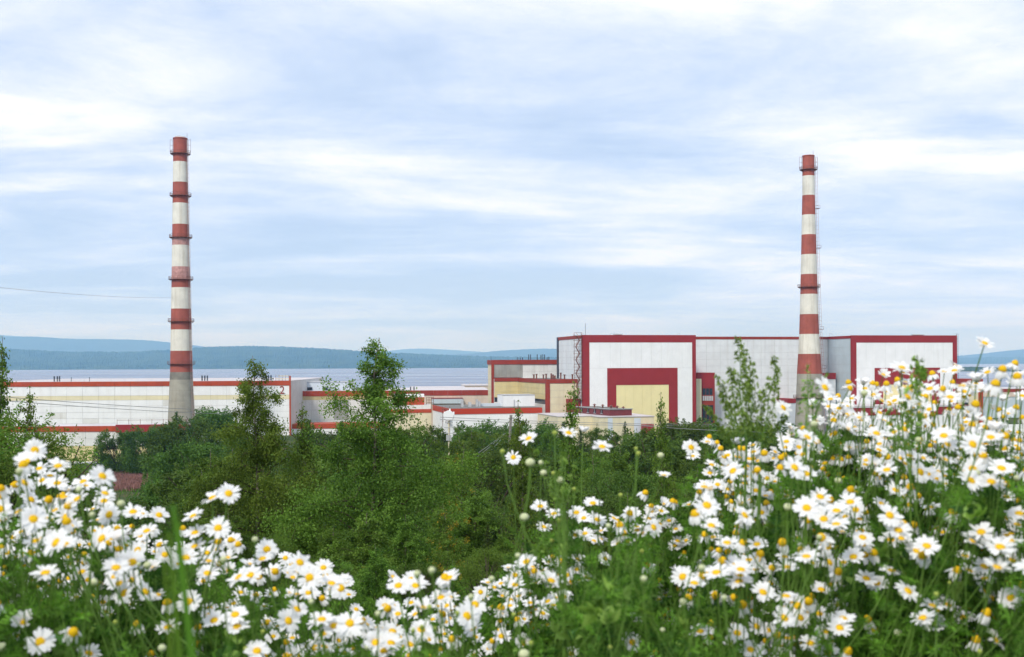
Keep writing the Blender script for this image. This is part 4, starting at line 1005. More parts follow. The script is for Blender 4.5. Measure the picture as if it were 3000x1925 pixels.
# ------------------------------------------------------------------ daisies
# photo column, photo row of the disc, spread in photo pixels, pose:
# f face towards the viewer, u upturned, s side-on, d drooping petals, c cupped, o old ochre disc
FL = """102,1319,85,f 115,1373,70,u 170,1366,90,u 72,1415,88,f 168,1416,80,u 244,1411,75,u 300,1396,95,f 0,1453,80,f 92,1464,75,f 308,1446,80,u
200,1437,75,s 227,1462,85,u 210,1476,70,u 305,1468,75,u 390,1500,85,u 320,1508,85,f 0,1492,85,f 98,1521,100,f 190,1513,80,u 210,1542,85,u 55,1500,85,u 160,1495,75,u
298,1549,62,d 345,1552,75,d 430,1556,80,u 164,1590,110,f 110,1582,70,d 298,1578,100,f 403,1611,75,f 410,1570,60,u 415,1591,60,u 350,1612,75,d 455,1617,55,u 72,1623,50,f 248,1627,65,d 5,1600,60,f 60,1570,40,d
340,1664,100,u 350,1710,85,u 363,1738,90,f 426,1734,85,f 490,1768,88,d 553,1763,88,f 400,1832,80,d 580,1840,78,d 580,1890,78,d 443,1918,75,d 118,1880,102,f 52,1863,65,u 545,1634,90,u 570,1602,80,u
240,1676,75,u 200,1695,50,u 175,1705,50,d 246,1717,50,d 110,1724,50,d 225,1750,50,u 270,1750,50,d 310,1793,50,u 388,1770,55,u 10,1685,55,d 20,1765,45,d 260,1915,88,u
622,1459,88,u 670,1446,85,f 566,1512,80,u 639,1547,88,f 571,1561,80,u 676,1585,70,d 698,1597,70,d 782,1610,82,f 836,1635,52,f 879,1648,86,f 907,1692,92,f 954,1688,68,f 998,1723,86,f 733,1685,90,u 800,1672,75,u
608,1680,82,u 596,1703,60,u 606,1620,65,u 704,1736,65,u 750,1745,60,d 685,1768,55,u 668,1778,50,u 903,1737,70,u 918,1741,60,u
612,1803,75,u 694,1836,92,u 785,1820,55,u 845,1819,90,f 925,1823,75,u 978,1834,92,u 950,1857,75,u 900,1893,60,u 782,1920,72,f 850,1922,70,u 800,1865,60,u
1167,1716,85,u 1228,1712,75,s 1316,1694,86,u 1292,1751,86,u 1317,1751,70,u 1129,1776,78,u 1205,1766,60,u 1392,1771,86,f 1368,1805,96,f 1305,1822,60,u 1386,1842,82,u 1166,1799,70,u 1216,1800,65,u 1025,1826,96,f 1075,1827,65,u 1083,1857,65,u
1150,1850,85,u 1146,1884,88,u 1125,1907,88,u 1197,1920,62,f 1254,1873,75,u 1290,1880,60,s 1304,1858,50,u 1468,1797,50,u 1465,1820,50,d 1469,1864,70,u 1433,1900,60,u 1390,1920,50,u 1408,1735,55,f 1430,1708,60,s 1020,1875,50,u 1010,1915,60,u
1542,1646,80,u 1490,1665,60,s 1509,1685,55,f 1509,1714,70,u 1497,1758,50,u 1568,1708,45,u 1600,1700,55,c 1635,1685,45,u 1663,1685,50,f 1675,1710,45,s 1605,1762,65,u 1653,1750,66,u 1520,1745,55,u 1773,1637,56,f 2000,1690,84,f 1985,1675,60,c
1934,1703,46,o 1990,1727,46,d 2022,1733,50,d 1953,1787,45,d 1943,1802,45,d 1535,1815,50,u 1556,1828,45,d 1852,1882,76,f 1675,1915,60,u 1568,1785,35,u
1549,1285,70,u 1504,1340,55,f 1666,1269,70,u 1710,1264,50,c 1764,1309,76,u 1903,1298,38,c 1583,1484,68,u 1623,1505,62,u 1689,1502,65,u 1710,1518,60,u 1750,1523,70,u 1737,1475,72,u 1593,1544,62,u 1890,1446,65,d 1862,1476,48,u 1937,1497,45,u 1915,1545,73,f 1960,1526,38,u 1980,1550,35,u 1740,1585,55,u 1760,1580,45,u 1985,1585,40,u
2295,1195,72,f 2417,1136,86,f 2382,1190,70,c 2433,1170,55,u 2458,1197,60,u 2483,1186,45,u 2480,1257,86,u 2353,1258,65,d 2365,1282,86,u 2288,1285,45,f 2304,1294,62,u 2300,1310,50,u 2025,1311,66,f 2110,1316,62,d 2160,1300,65,c 2178,1318,62,d 2240,1330,74,d 2215,1322,55,d 2287,1343,70,d 2338,1330,62,d 2142,1349,45,u
2085,1362,50,u 2080,1386,55,u 2147,1380,82,f 2220,1380,76,d 2185,1397,45,u 2328,1370,88,f 2375,1372,45,d 2485,1342,56,d 2447,1270,48,d 2410,1377,50,o
2885,1006,74,u 2642,1078,82,u 2732,1097,65,d 2486,1123,62,d 2530,1123,62,c 2597,1127,66,d 2630,1115,62,d 2724,1139,74,u 2710,1164,62,d 2784,1164,78,u 2582,1174,66,u 2860,1115,82,c 2915,1128,96,d 2936,1085,86,d 2972,1067,72,d 2737,1182,50,d 2693,1193,72,f 2806,1196,66,d 2857,1187,86,d 2928,1203,62,d 2976,1196,66,d
2525,1227,52,f 2498,1217,52,d 2504,1252,60,u 2568,1270,78,u 2607,1245,62,d 2622,1267,72,u 2670,1213,62,u 2655,1240,50,u 2707,1222,66,d 2732,1217,56,d 2767,1254,50,d 2765,1277,86,u 2830,1237,55,u 2915,1258,86,c 2850,1302,92,f 2822,1314,46,d 2592,1291,50,d 2576,1301,60,u 2575,1319,66,u 2727,1308,55,d 2540,1295,55,d 2970,1290,46,d 2945,1316,46,o 2983,1318,56,d 2925,1288,46,d 2995,1225,50,d 2995,1160,60,u
2598,1377,82,u 2665,1336,76,u 2703,1342,72,u 2600,1342,66,d 2575,1338,50,o 2536,1361,60,u 2697,1383,82,f 2735,1375,60,d 2740,1400,76,u 2565,1392,66,o 2555,1408,50,d 2650,1402,64,o 2829,1382,72,d 2928,1368,92,u 2904,1412,92,u 2765,1348,50,d 2810,1345,55,d 2855,1334,50,o 2875,1373,40,d
2491,1471,86,u 2582,1476,66,u 2650,1456,62,d 2690,1455,66,d 2607,1510,92,f 2632,1554,92,u 2537,1504,62,o 2720,1493,66,d 2720,1548,50,o 2763,1560,62,u 2469,1560,66,u 2523,1561,68,o 2500,1395,40,o 2965,1440,40,u 2960,1520,40,u 2990,1435,40,u 2510,1320,46,d
2140,1412,56,d 2078,1433,76,d 2102,1420,60,u 2062,1465,56,d 2048,1495,66,d 2140,1472,56,d 2195,1470,56,d 2247,1478,66,o 2182,1510,86,f 2208,1500,60,d 2155,1565,66,o 2160,1545,60,o 2063,1569,72,d 2258,1445,60,o 2403,1456,86,u 2378,1483,72,o 2350,1515,55,d 2340,1578,56,f 2205,1400,50,d
2105,1615,70,d 2082,1612,50,o 2062,1628,40,d 2046,1694,62,d 2207,1636,56,o 2228,1630,50,o 2213,1667,60,u 2260,1665,66,u 2373,1600,56,o 2395,1612,46,d 2380,1650,66,u 2430,1648,82,f 2450,1607,50,o 2500,1632,86,u 2406,1728,82,u 2538,1695,82,u 2163,1730,60,o 2197,1755,62,o 2327,1750,50,o 2337,1775,86,f 2345,1810,82,f 2400,1798,76,u 2460,1840,90,u 2300,1838,56,u 2160,1855,84,u 2152,1832,50,o 2082,1870,62,o 2213,1912,80,u 2243,1880,64,d 2330,1890,62,d
2715,1600,96,u 2687,1620,86,f 2930,1603,106,u 2932,1628,80,u 2986,1637,62,u 2840,1672,76,u 2882,1732,86,f 2961,1752,90,f 2778,1773,82,u 2703,1811,94,u 2545,1652,50,o 2794,1590,46,o 2875,1610,46,o 2805,1915,52,u"""
BUDS = """57,1380,26 232,1434,24 270,1507,22 403,1653,24 432,1655,26 512,1845,24 475,1898,28 338,1822,16 275,1705,28 5,1895,34 747,1580,24 655,1638,24 912,1762,22 770,1850,16 720,1900,18 355,1475,28
1222,1680,26 1265,1670,26 1440,1695,22 1380,1747,20 1258,1778,18 1107,1797,22 1340,1795,16 1093,1873,26 1210,1845,14 1235,1835,14 1273,1840,14 1075,1897,20 1517,1627,20 1880,1615,18 1886,1695,24 1941,1846,20 1787,1896,16 2001,1763,26 1505,1800,16 1555,1883,18 1535,1917,40
1472,1322,18 1625,1268,18 1585,1355,20 1870,1328,18 1863,1314,14 1935,1334,24 1592,1385,24 1621,1386,16 1641,1406,26 1682,1433,16 1638,1524,18 1782,1540,20 1818,1450,16 1618,1582,18 1553,1355,34 1536,1515,32
2385,1242,26 2532,1152,24 2308,1485,30 2330,1487,18 2400,1573,20 2056,1663,26 2122,1750,20 2640,1738,20 2630,1853,26 2743,1740,18 2870,1908,18 2782,1707,14 2690,1288,22 2980,1400,24 2455,1408,24 2995,1500,22 2860,1386,28 1420,1260,0"""
FL = [(float(a), float(b), float(c), d) for a, b, c, d in (t.split(',') for t in FL.split())]
BUDS = [tuple(map(float, t.split(','))) for t in BUDS.split()]; BUDS = [b for b in BUDS if b[2] > 0]
rf = np.random.default_rng(99); RF = random.Random(99)
PR = 0.0215; DR = 0.0068           # petal reach and disc radius of a daisy, metres
def petal_geo(ang, L, w, bend0, bend1, r0, tw=0.0, seg=5):
    """one petal strip: two columns either side of a midrib, rounded notched tip"""
    pts = []; x, z, a = r0, 0.0, bend0; ds = L / seg
    for i in range(seg + 1):
        pts.append((x, z)); a = bend0 + (bend1 - bend0) * (i + .5) / seg; x += math.cos(a) * ds; z += math.sin(a) * ds
    wd = [.45, .80, 1.0, 1.0, .82, .30]; v = []
    for (px, pz), q in zip(pts, wd):
        for s in (-1, 0, 1): v.append((px - (.04 * L if (s == 0 and q < .4) else 0), s * q * w * .5, pz + (.10 * w * q if s else 0) + s * tw * q * w * .5))
    v = np.array(v); ca, sa = math.cos(ang), math.sin(ang)
    v = np.stack([v[:, 0] * ca - v[:, 1] * sa, v[:, 0] * sa + v[:, 1] * ca, v[:, 2]], 1)
    f = []
    for i in range(seg):
        for s in (0, 1): a0 = i * 3 + s; f.append((a0, a0 + 1, a0 + 4, a0 + 3))
    return v, np.array(f)
BEND = {'f': (.16, -.12), 'u': (.28, .02), 'c': (1.0, .55), 's': (.5, .2), 'd': (-.75, -1.35), 'o': (-1.1, -1.5)}
def one_petal(kind, k):
    b0, b1 = BEND[kind]; r = np.random.default_rng(k * 13 + ord(kind))
    v, f = petal_geo(0, (PR - DR * .8) * r.uniform(.88, 1.08), r.uniform(.0056, .0074), b0 + r.normal(0, .1), b1 + r.normal(0, .14), DR * .8, r.normal(0, .2))
    g = Geo(); g.add(v, f); return g.mesh('petal', M_petal, True)
PET1 = {k: [one_petal(k, i) for i in range(9)] for k in BEND}
def ring(kind, k):
    r = np.random.default_rng(k * 7 + ord(kind)); g = Geo(); n = int(r.integers(15, 21)) if kind not in 'do' else int(r.integers(11, 16))
    b0, b1 = BEND[kind]; gap = r.uniform(0, 6.28); tiltv = r.uniform(0, .3)
    for i in range(n):
        if r.random() < (.22 if kind in 'do' else .07): continue
        v, f = petal_geo(2 * math.pi * i / n + r.normal(0, .06), (PR - DR * .8) * r.uniform(.85, 1.08), r.uniform(.0056, .0074), b0 + r.normal(0, .18) + tiltv * math.cos(2 * math.pi * i / n - gap), b1 + r.normal(0, .32), DR * .8, r.normal(0, .25)); g.add(v, f)
    return g.mesh('petals', M_petal, True)
RING = {k: [ring(k, i) for i in range(9)] for k in BEND}
def dome(name, r, h, m, n=14, k=6):
    v = []; f = []; rr = np.random.default_rng(int(h * 1e6))
    for j in range(k):
        t = math.pi / 2 * j / k
        for i in range(n): q = 1 + rr.normal(0, .025); v.append((r * math.cos(t) * q * math.cos(6.2832 * i / n), r * math.cos(t) * q * math.sin(6.2832 * i / n), h * math.sin(t)))
    v.append((0, 0, h)); v.append((0, 0, -.002))
    for j in range(k - 1):
        for i in range(n): f.append((j * n + i, j * n + (i + 1) % n, (j + 1) * n + (i + 1) % n, (j + 1) * n + i))
    for i in range(n): f.append(((k - 1) * n + i, (k - 1) * n + (i + 1) % n, k * n)); f.append((i, k * n + 1, (i + 1) % n))
    return mesh_py(name, v, f, m, True)
DISC = {'f': dome('flower_disc', DR, .0030, M_disc), 'u': dome('flower_disc', DR, .0036, M_disc), 'c': dome('flower_disc', DR * .85, .0030, M_disc), 's': dome('flower_disc', DR, .0034, M_disc), 'd': dome('flower_disc', DR * 1.05, .0092, M_disc), 'o': dome('flower_disc', DR * 1.05, .0105, M_discold)}
CAL = mesh_py('calyx', [(DR * .95 * math.cos(i * .6283), DR * .95 * math.sin(i * .6283), .0002) for i in range(10)] + [(.0016 * math.cos(i * .6283), .0016 * math.sin(i * .6283), -.0045) for i in range(10)], [(i, 10 + i, 10 + (i + 1) % 10, (i + 1) % 10) for i in range(10)] + [tuple(range(10))], M_calyx, True)
STEMS = []          # (points) of every stem, leaves are hung on them afterwards
def stem_to(head, nrm, D):
    base = Vector((head.x + RF.gauss(0, .13), head.y + RF.uniform(.0, .25), 0)); base.z = float(H(base.x, base.y)) - .02
    Lh = (head - base).length; p1 = base + Vector((RF.gauss(0, .09), RF.gauss(0, .06), Lh * .45)); p2 = head - nrm * (Lh * .12) - Vector((0, 0, Lh * .10)); pts = []
    for i in range(11):
        t = i / 10; q = (1 - t) ** 3 * base + 3 * (1 - t) ** 2 * t * p1 + 3 * (1 - t) * t * t * p2 + t ** 3 * head; pts.append(q)
    STEMS.append(np.array([tuple(q) for q in pts])); return base, pts
def place_flower(x, y, dia, kind, petals_apart):
    D = max(.95, min(2.9, 2.28 * PR * FPX / dia)); head = P(x, y, D)
    tilt = {'f': RF.uniform(50, 66), 'u': RF.uniform(24, 38), 'c': RF.uniform(5, 18), 's': RF.uniform(2, 12), 'd': RF.uniform(14, 34), 'o': RF.uniform(8, 24)}[kind]
    az = RF.gauss(0, .55); t = rad(tilt); nrm = Vector((math.sin(az) * math.sin(t), -math.cos(az) * math.sin(t), math.cos(t)))
    base, pts = stem_to(head, nrm, D)
    root = empty('daisy', base)
    hd = sub('flower_head', root)
    rot = nrm.to_track_quat('Z', 'Y').to_matrix().to_4x4() @ Matrix.Rotation(RF.uniform(0, 6.28), 4, 'Z')
    loc = Matrix.Translation(head - base) @ rot
    def put(nm, me, m4=Matrix.Identity(4)):
        o = link(nm, me, hd); o.matrix_local = m4; return o
    hd.matrix_local = loc
    put('flower_disc', DISC[kind]); put('calyx', CAL)
    if petals_apart:
        n = RF.randint(15, 20) if kind not in 'do' else RF.randint(11, 14)
        for i in range(n):
            if RF.random() < .06: continue
            put('petal', PET1[kind][RF.randrange(9)], Matrix.Rotation(6.2832 * i / n + RF.gauss(0, .06), 4, 'Z') @ Matrix.Rotation(RF.gauss(0, .10), 4, 'Y'))
    else: put('petals', RING[kind][RF.randrange(9)])
    loc_pts = np.array([tuple(q - base) for q in pts]); v, f = tube_geo(loc_pts, np.linspace(.0017, .0011, len(pts)), 5); g = Geo(); g.add(v, f)
    link('stem', g.mesh('stem', M_stem, True), root)
    return root
FL.sort(key=lambda t: -t[2])
things = []
for i, (x, y, d, k) in enumerate(FL[:300]): things.append((place_flower(x, y, d, k, d >= 88), x, y, d, k))
# the remaining small, half-hidden heads are one mass
g = Geo()
_cache = {}
def add_mesh(g, me, M4, mi):
    if me.name not in _cache:
        fs = [tuple(p.vertices) for p in me.polygons]
        _cache[me.name] = (np.array([tuple(q.co) for q in me.vertices]), [np.array([f for f in fs if len(f) == n]) for n in (3, 4) if any(len(f) == n for f in fs)])
    co, fl = _cache[me.name]; A = np.array(M4); v = co @ A[:3, :3].T + A[:3, 3]
    for ff in fl: g.add(v, ff, mi)
rest = [(x, y, d, k) for x, y, d, k in FL[300:]]
for _ in range(45): rest.append((RF.uniform(2420, 3000), RF.uniform(1120, 1300), RF.uniform(40, 54), RF.choice('uddus')))
for _ in range(130):          # more small heads deep in the right-hand drift
    x = RF.uniform(2050, 3000); rest.append((x, RF.uniform(1280, 1560), RF.uniform(36, 54), RF.choice('udduo')))
for _ in range(25): rest.append((RF.uniform(0, 420), RF.uniform(1560, 1780), RF.uniform(36, 46), RF.choice('ud')))
for _ in range(16): rest.append((RF.uniform(1550, 2030), RF.uniform(1580, 1860), RF.uniform(30, 40), RF.choice('ud')))
for _ in range(820):         # heads tucked beside and behind the larger ones
    a = RF.choice(FL)
    rest.append((a[0] + RF.gauss(0, 60), a[1] + RF.gauss(14, 42), max(38, a[2] * RF.uniform(.60, .92)), RF.choice('uuufddcs')))
for _ in range(130): rest.append((RF.uniform(2030, 3000), RF.uniform(1480, 1915), RF.uniform(54, 84), RF.choice('uuffdo')))
for _ in range(150): rest.append((RF.uniform(3010, 3600), RF.uniform(1120, 1850), RF.uniform(50, 85), RF.choice('uufd')))      # the drifts go on beyond the frame
for _ in range(90): rest.append((RF.uniform(-500, -10), RF.uniform(1400, 1850), RF.uniform(55, 90), RF.choice('uufd')))
for (x, y, d, k) in rest:
    if y < np.interp(x, [0, 100, 420, 560, 700, 1000, 1150, 1450, 1520, 1900, 2000, 2300, 2450, 2600, 3000], [1370, 1340, 1480, 1500, 1480, 1700, 1690, 1690, 1640, 1470, 1290, 1250, 1150, 1080, 1050]): continue
    D = min(3.0, 2 * PR * FPX / d); head = P(x, y, D)
    if head.z < float(H(head.x, head.y)) + .12: continue
    t = rad(RF.uniform(10, 50)); az = RF.gauss(0, .6); nrm = Vector((math.sin(az) * math.sin(t), -math.cos(az) * math.sin(t), math.cos(t)))
    M4 = Matrix.Translation(head) @ nrm.to_track_quat('Z', 'Y').to_matrix().to_4x4(); base, pts = stem_to(head, nrm, D)
    add_mesh(g, RING[k][RF.randrange(9)], M4, 0); add_mesh(g, DISC[k], M4, 1)
    v, f = tube_geo(np.array([tuple(q) for q in pts]), np.linspace(.0016, .001, len(pts)), 4); g.add(v, f, 2)
o = link('daisy_mass', g.mesh('daisy_mass', [M_petal, M_disc, M_stem], True)); tag(o, 'small half-hidden daisies deep among the others', 'daisies', kind='stuff')
# labels for single daisies: by drift, row and order from the left
POSE = {'f': 'full-faced', 'u': 'upturned', 'c': 'cupped', 's': 'side-on', 'd': 'droopy-petalled', 'o': 'faded ochre-centred'}
ZONES = [(-99, 480, 'left drift'), (480, 1010, 'drift below the birches'), (1010, 1450, 'low centre drift'), (1450, 2010, 'loose middle clump'), (2010, 2520, 'right drift'), (2520, 3099, 'far right drift')]
SPECIAL = {(2885, 1006): 'lone daisy standing highest against the sky right of the far portal', (102, 1319): 'topmost daisy of the left drift, sparse petals, before the yellow annex wall',
           (118, 1880): 'large full-faced daisy alone in the bottom left corner', (1852, 1882): 'full-faced daisy alone in dark green near the bottom centre right',
           (1764, 1309): 'upturned daisy alone before the trees under the near portal', (2642, 1078): 'upturned daisy across the maroon band of the far portal', (2295, 1195): 'daisy with raised right petals between green weed and right chimney',
           (639, 1547): 'large full-faced daisy just right of the broad green blades', (2915, 1128): 'large droopy daisy with tall yellow dome near the right edge, over the lake',
           (1915, 1545): 'round full-faced daisy alone at the right of the middle clump', (2703, 1811): 'large upturned daisy alone above the dark gap at lower right', (1549, 1285): 'upturned daisy highest of the group left of the near portal foot'}
def lab(L, noun, cat, group, zones):
    for z0, z1, zn in zones:
        S = sorted([t for t in L if z0 <= t[1] < z1], key=lambda t: t[2]); rown = 0; i = 0
        while i < len(S):
            row = [t for t in S[i:] if t[2] < S[i][2] + 55]; i += len(row); rown += 1
            row.sort(key=lambda t: t[1])
            for j, t in enumerate(row):
                sp = SPECIAL.get((int(t[1]), int(t[2]))) if noun == 'daisy' else None
                pose = POSE[t[4]] + ' ' if noun == 'daisy' else ''
                tag(t[0], sp or f'{pose}{noun}, {ordn(j + 1)} from left in row {ordn(rown)} down of the {zn}', cat, group)
lab(things, 'daisy', 'daisy', 'white daisies in the foreground', ZONES)
# buds
def bud_mesh(m):
    v = []; f = []; n = 10; k = 7
    for j in range(k + 1):
        t = math.pi * j / k
        for i in range(n): q = 1 + .05 * math.cos(5 * 6.2832 * i / n); v.append((q * math.sin(t) * math.cos(6.2832 * i / n), q * math.sin(t) * math.sin(6.2832 * i / n), -math.cos(t) * .85))
    for j in range(k):
        for i in range(n): f.append((j * n + i, j * n + (i + 1) % n, (j + 1) * n + (i + 1) % n, (j + 1) * n + i))
    return mesh_py('bud_head', v, f, m, True)
BM = [bud_mesh(M_bud), bud_mesh(M_budg)]
bt = []
for (x, y, d) in BUDS:
    D = RF.uniform(1.35, 1.9) if y > 1600 or x < 700 else RF.uniform(1.7, 2.2); head = P(x, y, D); base, pts = stem_to(head, Vector((0, 0, 1)), D); root = empty('daisy_bud', base)
    o = link('bud_head', BM[0 if d >= 20 else 1], root); o.location = head - base; s = d * .43 * D / FPX; o.scale = (s, s, s)
    o = link('calyx', CAL, root); o.location = head - base - Vector((0, 0, s * .75)); o.scale = (.6, .6, .8)
    v, f = tube_geo(np.array([tuple(q - base) for q in pts]), np.linspace(.0015, .0010, len(pts)), 5); g = Geo(); g.add(v, f); link('stem', g.mesh('stem', M_stem, True), root)
    bt.append((root, x, y, d, 'f'))
lab(bt, 'closed bud', 'flower bud', 'closed daisy buds', ZONES)

# ------------------------------------------------------------------ foreground greenery
def merge_templates(name, temps, pos, rots, scl, tint, m):
    """copies of small leaf templates as one mesh"""
    V = []; Fq = []; T = []; n0 = 0; ids = rf.integers(0, len(temps), len(pos)); LT = []
    for k, (tv, tf) in enumerate(temps):
        sel = np.where(ids == k)[0]
        if len(sel) == 0: continue
        v = np.einsum('nij,vj->nvi', rots[sel], tv) * scl[sel][:, None, None] + pos[sel][:, None, :]
        f = tf[None] + (np.arange(len(sel)) * len(tv))[:, None, None] + n0
        V.append(v.reshape(-1, 3)); Fq.append(f.reshape(-1)); LT.append(np.full(len(sel) * len(tf), tf.shape[1])); n0 += len(sel) * len(tv)
        T.append(np.repeat(tint[sel], len(tf)))
    return link(name, mesh_np(name, np.concatenate(V), np.concatenate(Fq), np.concatenate(LT), m, False, {'tint': np.clip(np.concatenate(T), 0, 1)}))
def rot_from(dirs, roll):
    d = dirs / np.linalg.norm(dirs, axis=1)[:, None]; ref = np.tile([0.0, 0, 1], (len(d), 1)); ref[np.abs(d[:, 2]) > .95] = [1, 0, 0]
    a = np.cross(ref, d); a /= np.linalg.norm(a, axis=1)[:, None]; b = np.cross(d, a); c, s = np.cos(roll)[:, None], np.sin(roll)[:, None]
    return np.stack([d, a * c + b * s, -a * s + b * c], -1)          # columns: x=along, y, z
def feather(k):
    r = np.random.default_rng(k); v = []; f = []
    def thread(p, d, L, w):
        d = np.array(d) / np.linalg.norm(d); s = np.cross(d, r.normal(size=3)); s /= np.linalg.norm(s); n = len(v)
        v.extend([p - s * w, p + s * w, p + d * L]); f.append((n, n + 1, n + 2))
    for i in range(9):
        t = .12 + .88 * i / 8; p = np.array([t, 0, .12 * math.sin(t * 2)])
        for sd in (-1, 1):
            L = .36 * math.sin(math.pi * min(.97, t * .8 + .16)) * r.uniform(.7, 1.2); d = np.array([.75, sd * .9, r.normal(0, .45)])
            thread(p, d, L, .030); thread(p + d / np.linalg.norm(d) * L * .4, d + r.normal(0, .6, 3), L * .55, .024)
    thread(np.zeros(3), (1, 0, .1), 1.0, .014)
    return np.array(v), np.array(f)
FEA = [feather(i) for i in range(6)]
def strip(L, w, bend, n=5, fold=.15):
    v = []; f = []
    for i in range(n + 1):
        t = i / n; ww = w * (1 - t ** 2.2) * (.6 + .4 * min(1, t * 5)); x = L * t * math.cos(bend * t * .5); z = -L * t * math.sin(bend * t * .5)
        v += [(x, -ww / 2, z + fold * ww), (x, ww / 2, z + fold * ww)]
    for i in range(n): f.append((2 * i, 2 * i + 1, 2 * i + 3, 2 * i + 2))
    return np.array(v), np.array(f)
GRS = [strip(1, .028, b) for b in (.5, 1.0, 1.6, .2)]
def broad(w, bend, n=6):
    v = []; f = []
    for i in range(n + 1):
        t = i / n; ww = w * math.sin(math.pi * (t ** .75)) ** .8 + .004; x = t * math.cos(bend * t * .5); z = -t * math.sin(bend * t * .5)
        v += [(x, -ww / 2, z + .12 * ww), (x, 0, z), (x, ww / 2, z + .12 * ww)]
    for i in range(n):
        for s in (0, 1): f.append((3 * i + s, 3 * i + s + 1, 3 * i + s + 4, 3 * i + s + 3))
    return np.array(v), np.array(f)
BRD = [broad(.42, .5), broad(.55, .9), broad(.34, 1.2)]
FX = np.array([t[0] for t in FL] + [b[0] for b in BUDS]); FY = np.array([t[1] for t in FL] + [b[1] for b in BUDS])
FR = np.array([t[2] * .5 for t in FL] + [b[2] * .5 for b in BUDS]); FD = np.array([max(.95, min(2.9, 2.28 * PR * FPX / t[2])) for t in FL] + [1.9 for b in BUDS])
def covers(p, size):
    """true where a leaf would stand right before a flower head: those spots stay open"""
    px = 1500 + FPX * p[:, 0] / p[:, 1]; py = HY - .0044 * (px - 1500) - FPX * (p[:, 2] - CZ) / p[:, 1]; rr = FPX * np.asarray(size) / p[:, 1]
    out = np.zeros(len(p), bool)
    for i in range(0, len(p), 4000):
        j = slice(i, i + 4000); d = np.hypot(px[j, None] - FX, py[j, None] - FY)
        out[j] = ((d < FR * 1.0 + rr[j, None]) & (p[j, 1, None] < FD + .04)).any(1)
    return out
# leafy side stems fill the drifts up to this outline (photo column, row)
TOPX = [-600, 0, 120, 250, 350, 430, 500, 600, 750, 900, 1050, 1200, 1400, 1500, 1560, 1640, 1720, 1850, 1980, 2060, 2200, 2500, 2800, 3700]
TOPY = [1470, 1480, 1520, 1560, 1560, 1560, 1530, 1570, 1690, 1810, 1850, 1800, 1740, 1640, 1450, 1420, 1560, 1560, 1500, 1370, 1330, 1300, 1300, 1290]
fill = []
gst = Geo()
for _ in range(3400):
    x = RF.uniform(-450, 3500); y = np.interp(x, TOPX, TOPY) + 30 + abs(RF.gauss(0, 150)); D = RF.uniform(1.45, 3.1); head = P(x, y, D)
    hg = head.z - float(H(head.x, head.y))
    if hg < .10 or hg > .80: continue
    n0 = len(STEMS); base, pts = stem_to(head, Vector((RF.gauss(0, .4), RF.gauss(0, .4), 1)).normalized(), D)
    if covers(STEMS[-1], .0)[4:].any(): STEMS.pop(); continue
    v, f = tube_geo(STEMS[-1], np.linspace(.0016, .0006, 11), 4); gst.add(v, f)
o = link('leafy_stems', gst.mesh('leafy_stems', M_stem, True)); tag(o, 'thin green stems crowded under the daisies', 'stems', kind='stuff')
pos = []; dr = []
for st_ in STEMS:
    L = np.linalg.norm(st_[-1] - st_[0]); n = int(9 + L * 17)
    t = rf.uniform(.12, .93, n); p = np.stack([np.interp(t * 10, np.arange(11), st_[:, a]) for a in range(3)], 1)
    az = rf.uniform(0, 6.283, n); pos.append(p); dr.append(np.stack([np.cos(az), np.sin(az), rf.uniform(.1, 1.0, n)], 1))
pos = np.concatenate(pos); dr = np.concatenate(dr)
px_ = 1500 + FPX * pos[:, 0] / pos[:, 1]; py_ = HY - FPX * (pos[:, 2] - CZ) / pos[:, 1]
keep = (py_ < 2080) & (py_ > np.interp(px_, TOPX, TOPY) - 25); pos, dr = pos[keep], dr[keep]
keep = ~covers(pos, .016); pos, dr = pos[keep], dr[keep]
tn = np.clip(.42 + .28 * np.sin(pos[:, 0] * 9 + pos[:, 1] * 5) + rf.normal(0, .22, len(pos)), 0, 1)
o = merge_templates('feathery_foliage', FEA, pos, rot_from(dr, rf.uniform(0, 6.28, len(pos))), rf.uniform(.022, .060, len(pos)), tn, M_feather); tag(o, 'feathery green daisy leaves filling the foreground', 'foliage', kind='stuff')
def scatter(n, dmin, dmax, up, extra):
    out = []
    while len(out) < n:
        x = RF.uniform(-450, 3500); y = np.interp(x, TOPX, TOPY) + extra + abs(RF.gauss(0, 200)); D = RF.uniform(dmin, dmax); q = P(x, y, D); zg = float(H(q.x, q.y))
        if q.z < zg + .02 or y > 2300: continue
        out.append((q.x, q.y, q.z))
    return np.array(out)
p = scatter(2900, 1.5, 3.2, 0, 200); p = p[~covers(p + [0, 0, .06], .05)]; d = np.stack([rf.normal(0, .35, len(p)), rf.normal(0, .35, len(p)), rf.uniform(.6, 1, len(p))], 1)
o = merge_templates('grass_blades', GRS, p, rot_from(d, rf.uniform(0, 6.28, len(p))), rf.uniform(.06, .15, len(p)), rf.random(len(p)), M_grass); tag(o, 'green grass blades among the daisy stems', 'grass', kind='stuff')
p = scatter(2500, 1.75, 3.2, 0, 210); p = p[~covers(p, .03)]; d = np.stack([rf.normal(0, .8, len(p)), rf.normal(-.3, .8, len(p)), rf.uniform(-.1, .8, len(p))], 1)
o = merge_templates('broad_leaves', BRD, p, rot_from(d, rf.normal(0, .5, len(p))), rf.uniform(.022, .055, len(p)), rf.random(len(p)), M_broad); tag(o, 'broad green leaves low among the daisy stems', 'leaves', kind='stuff')
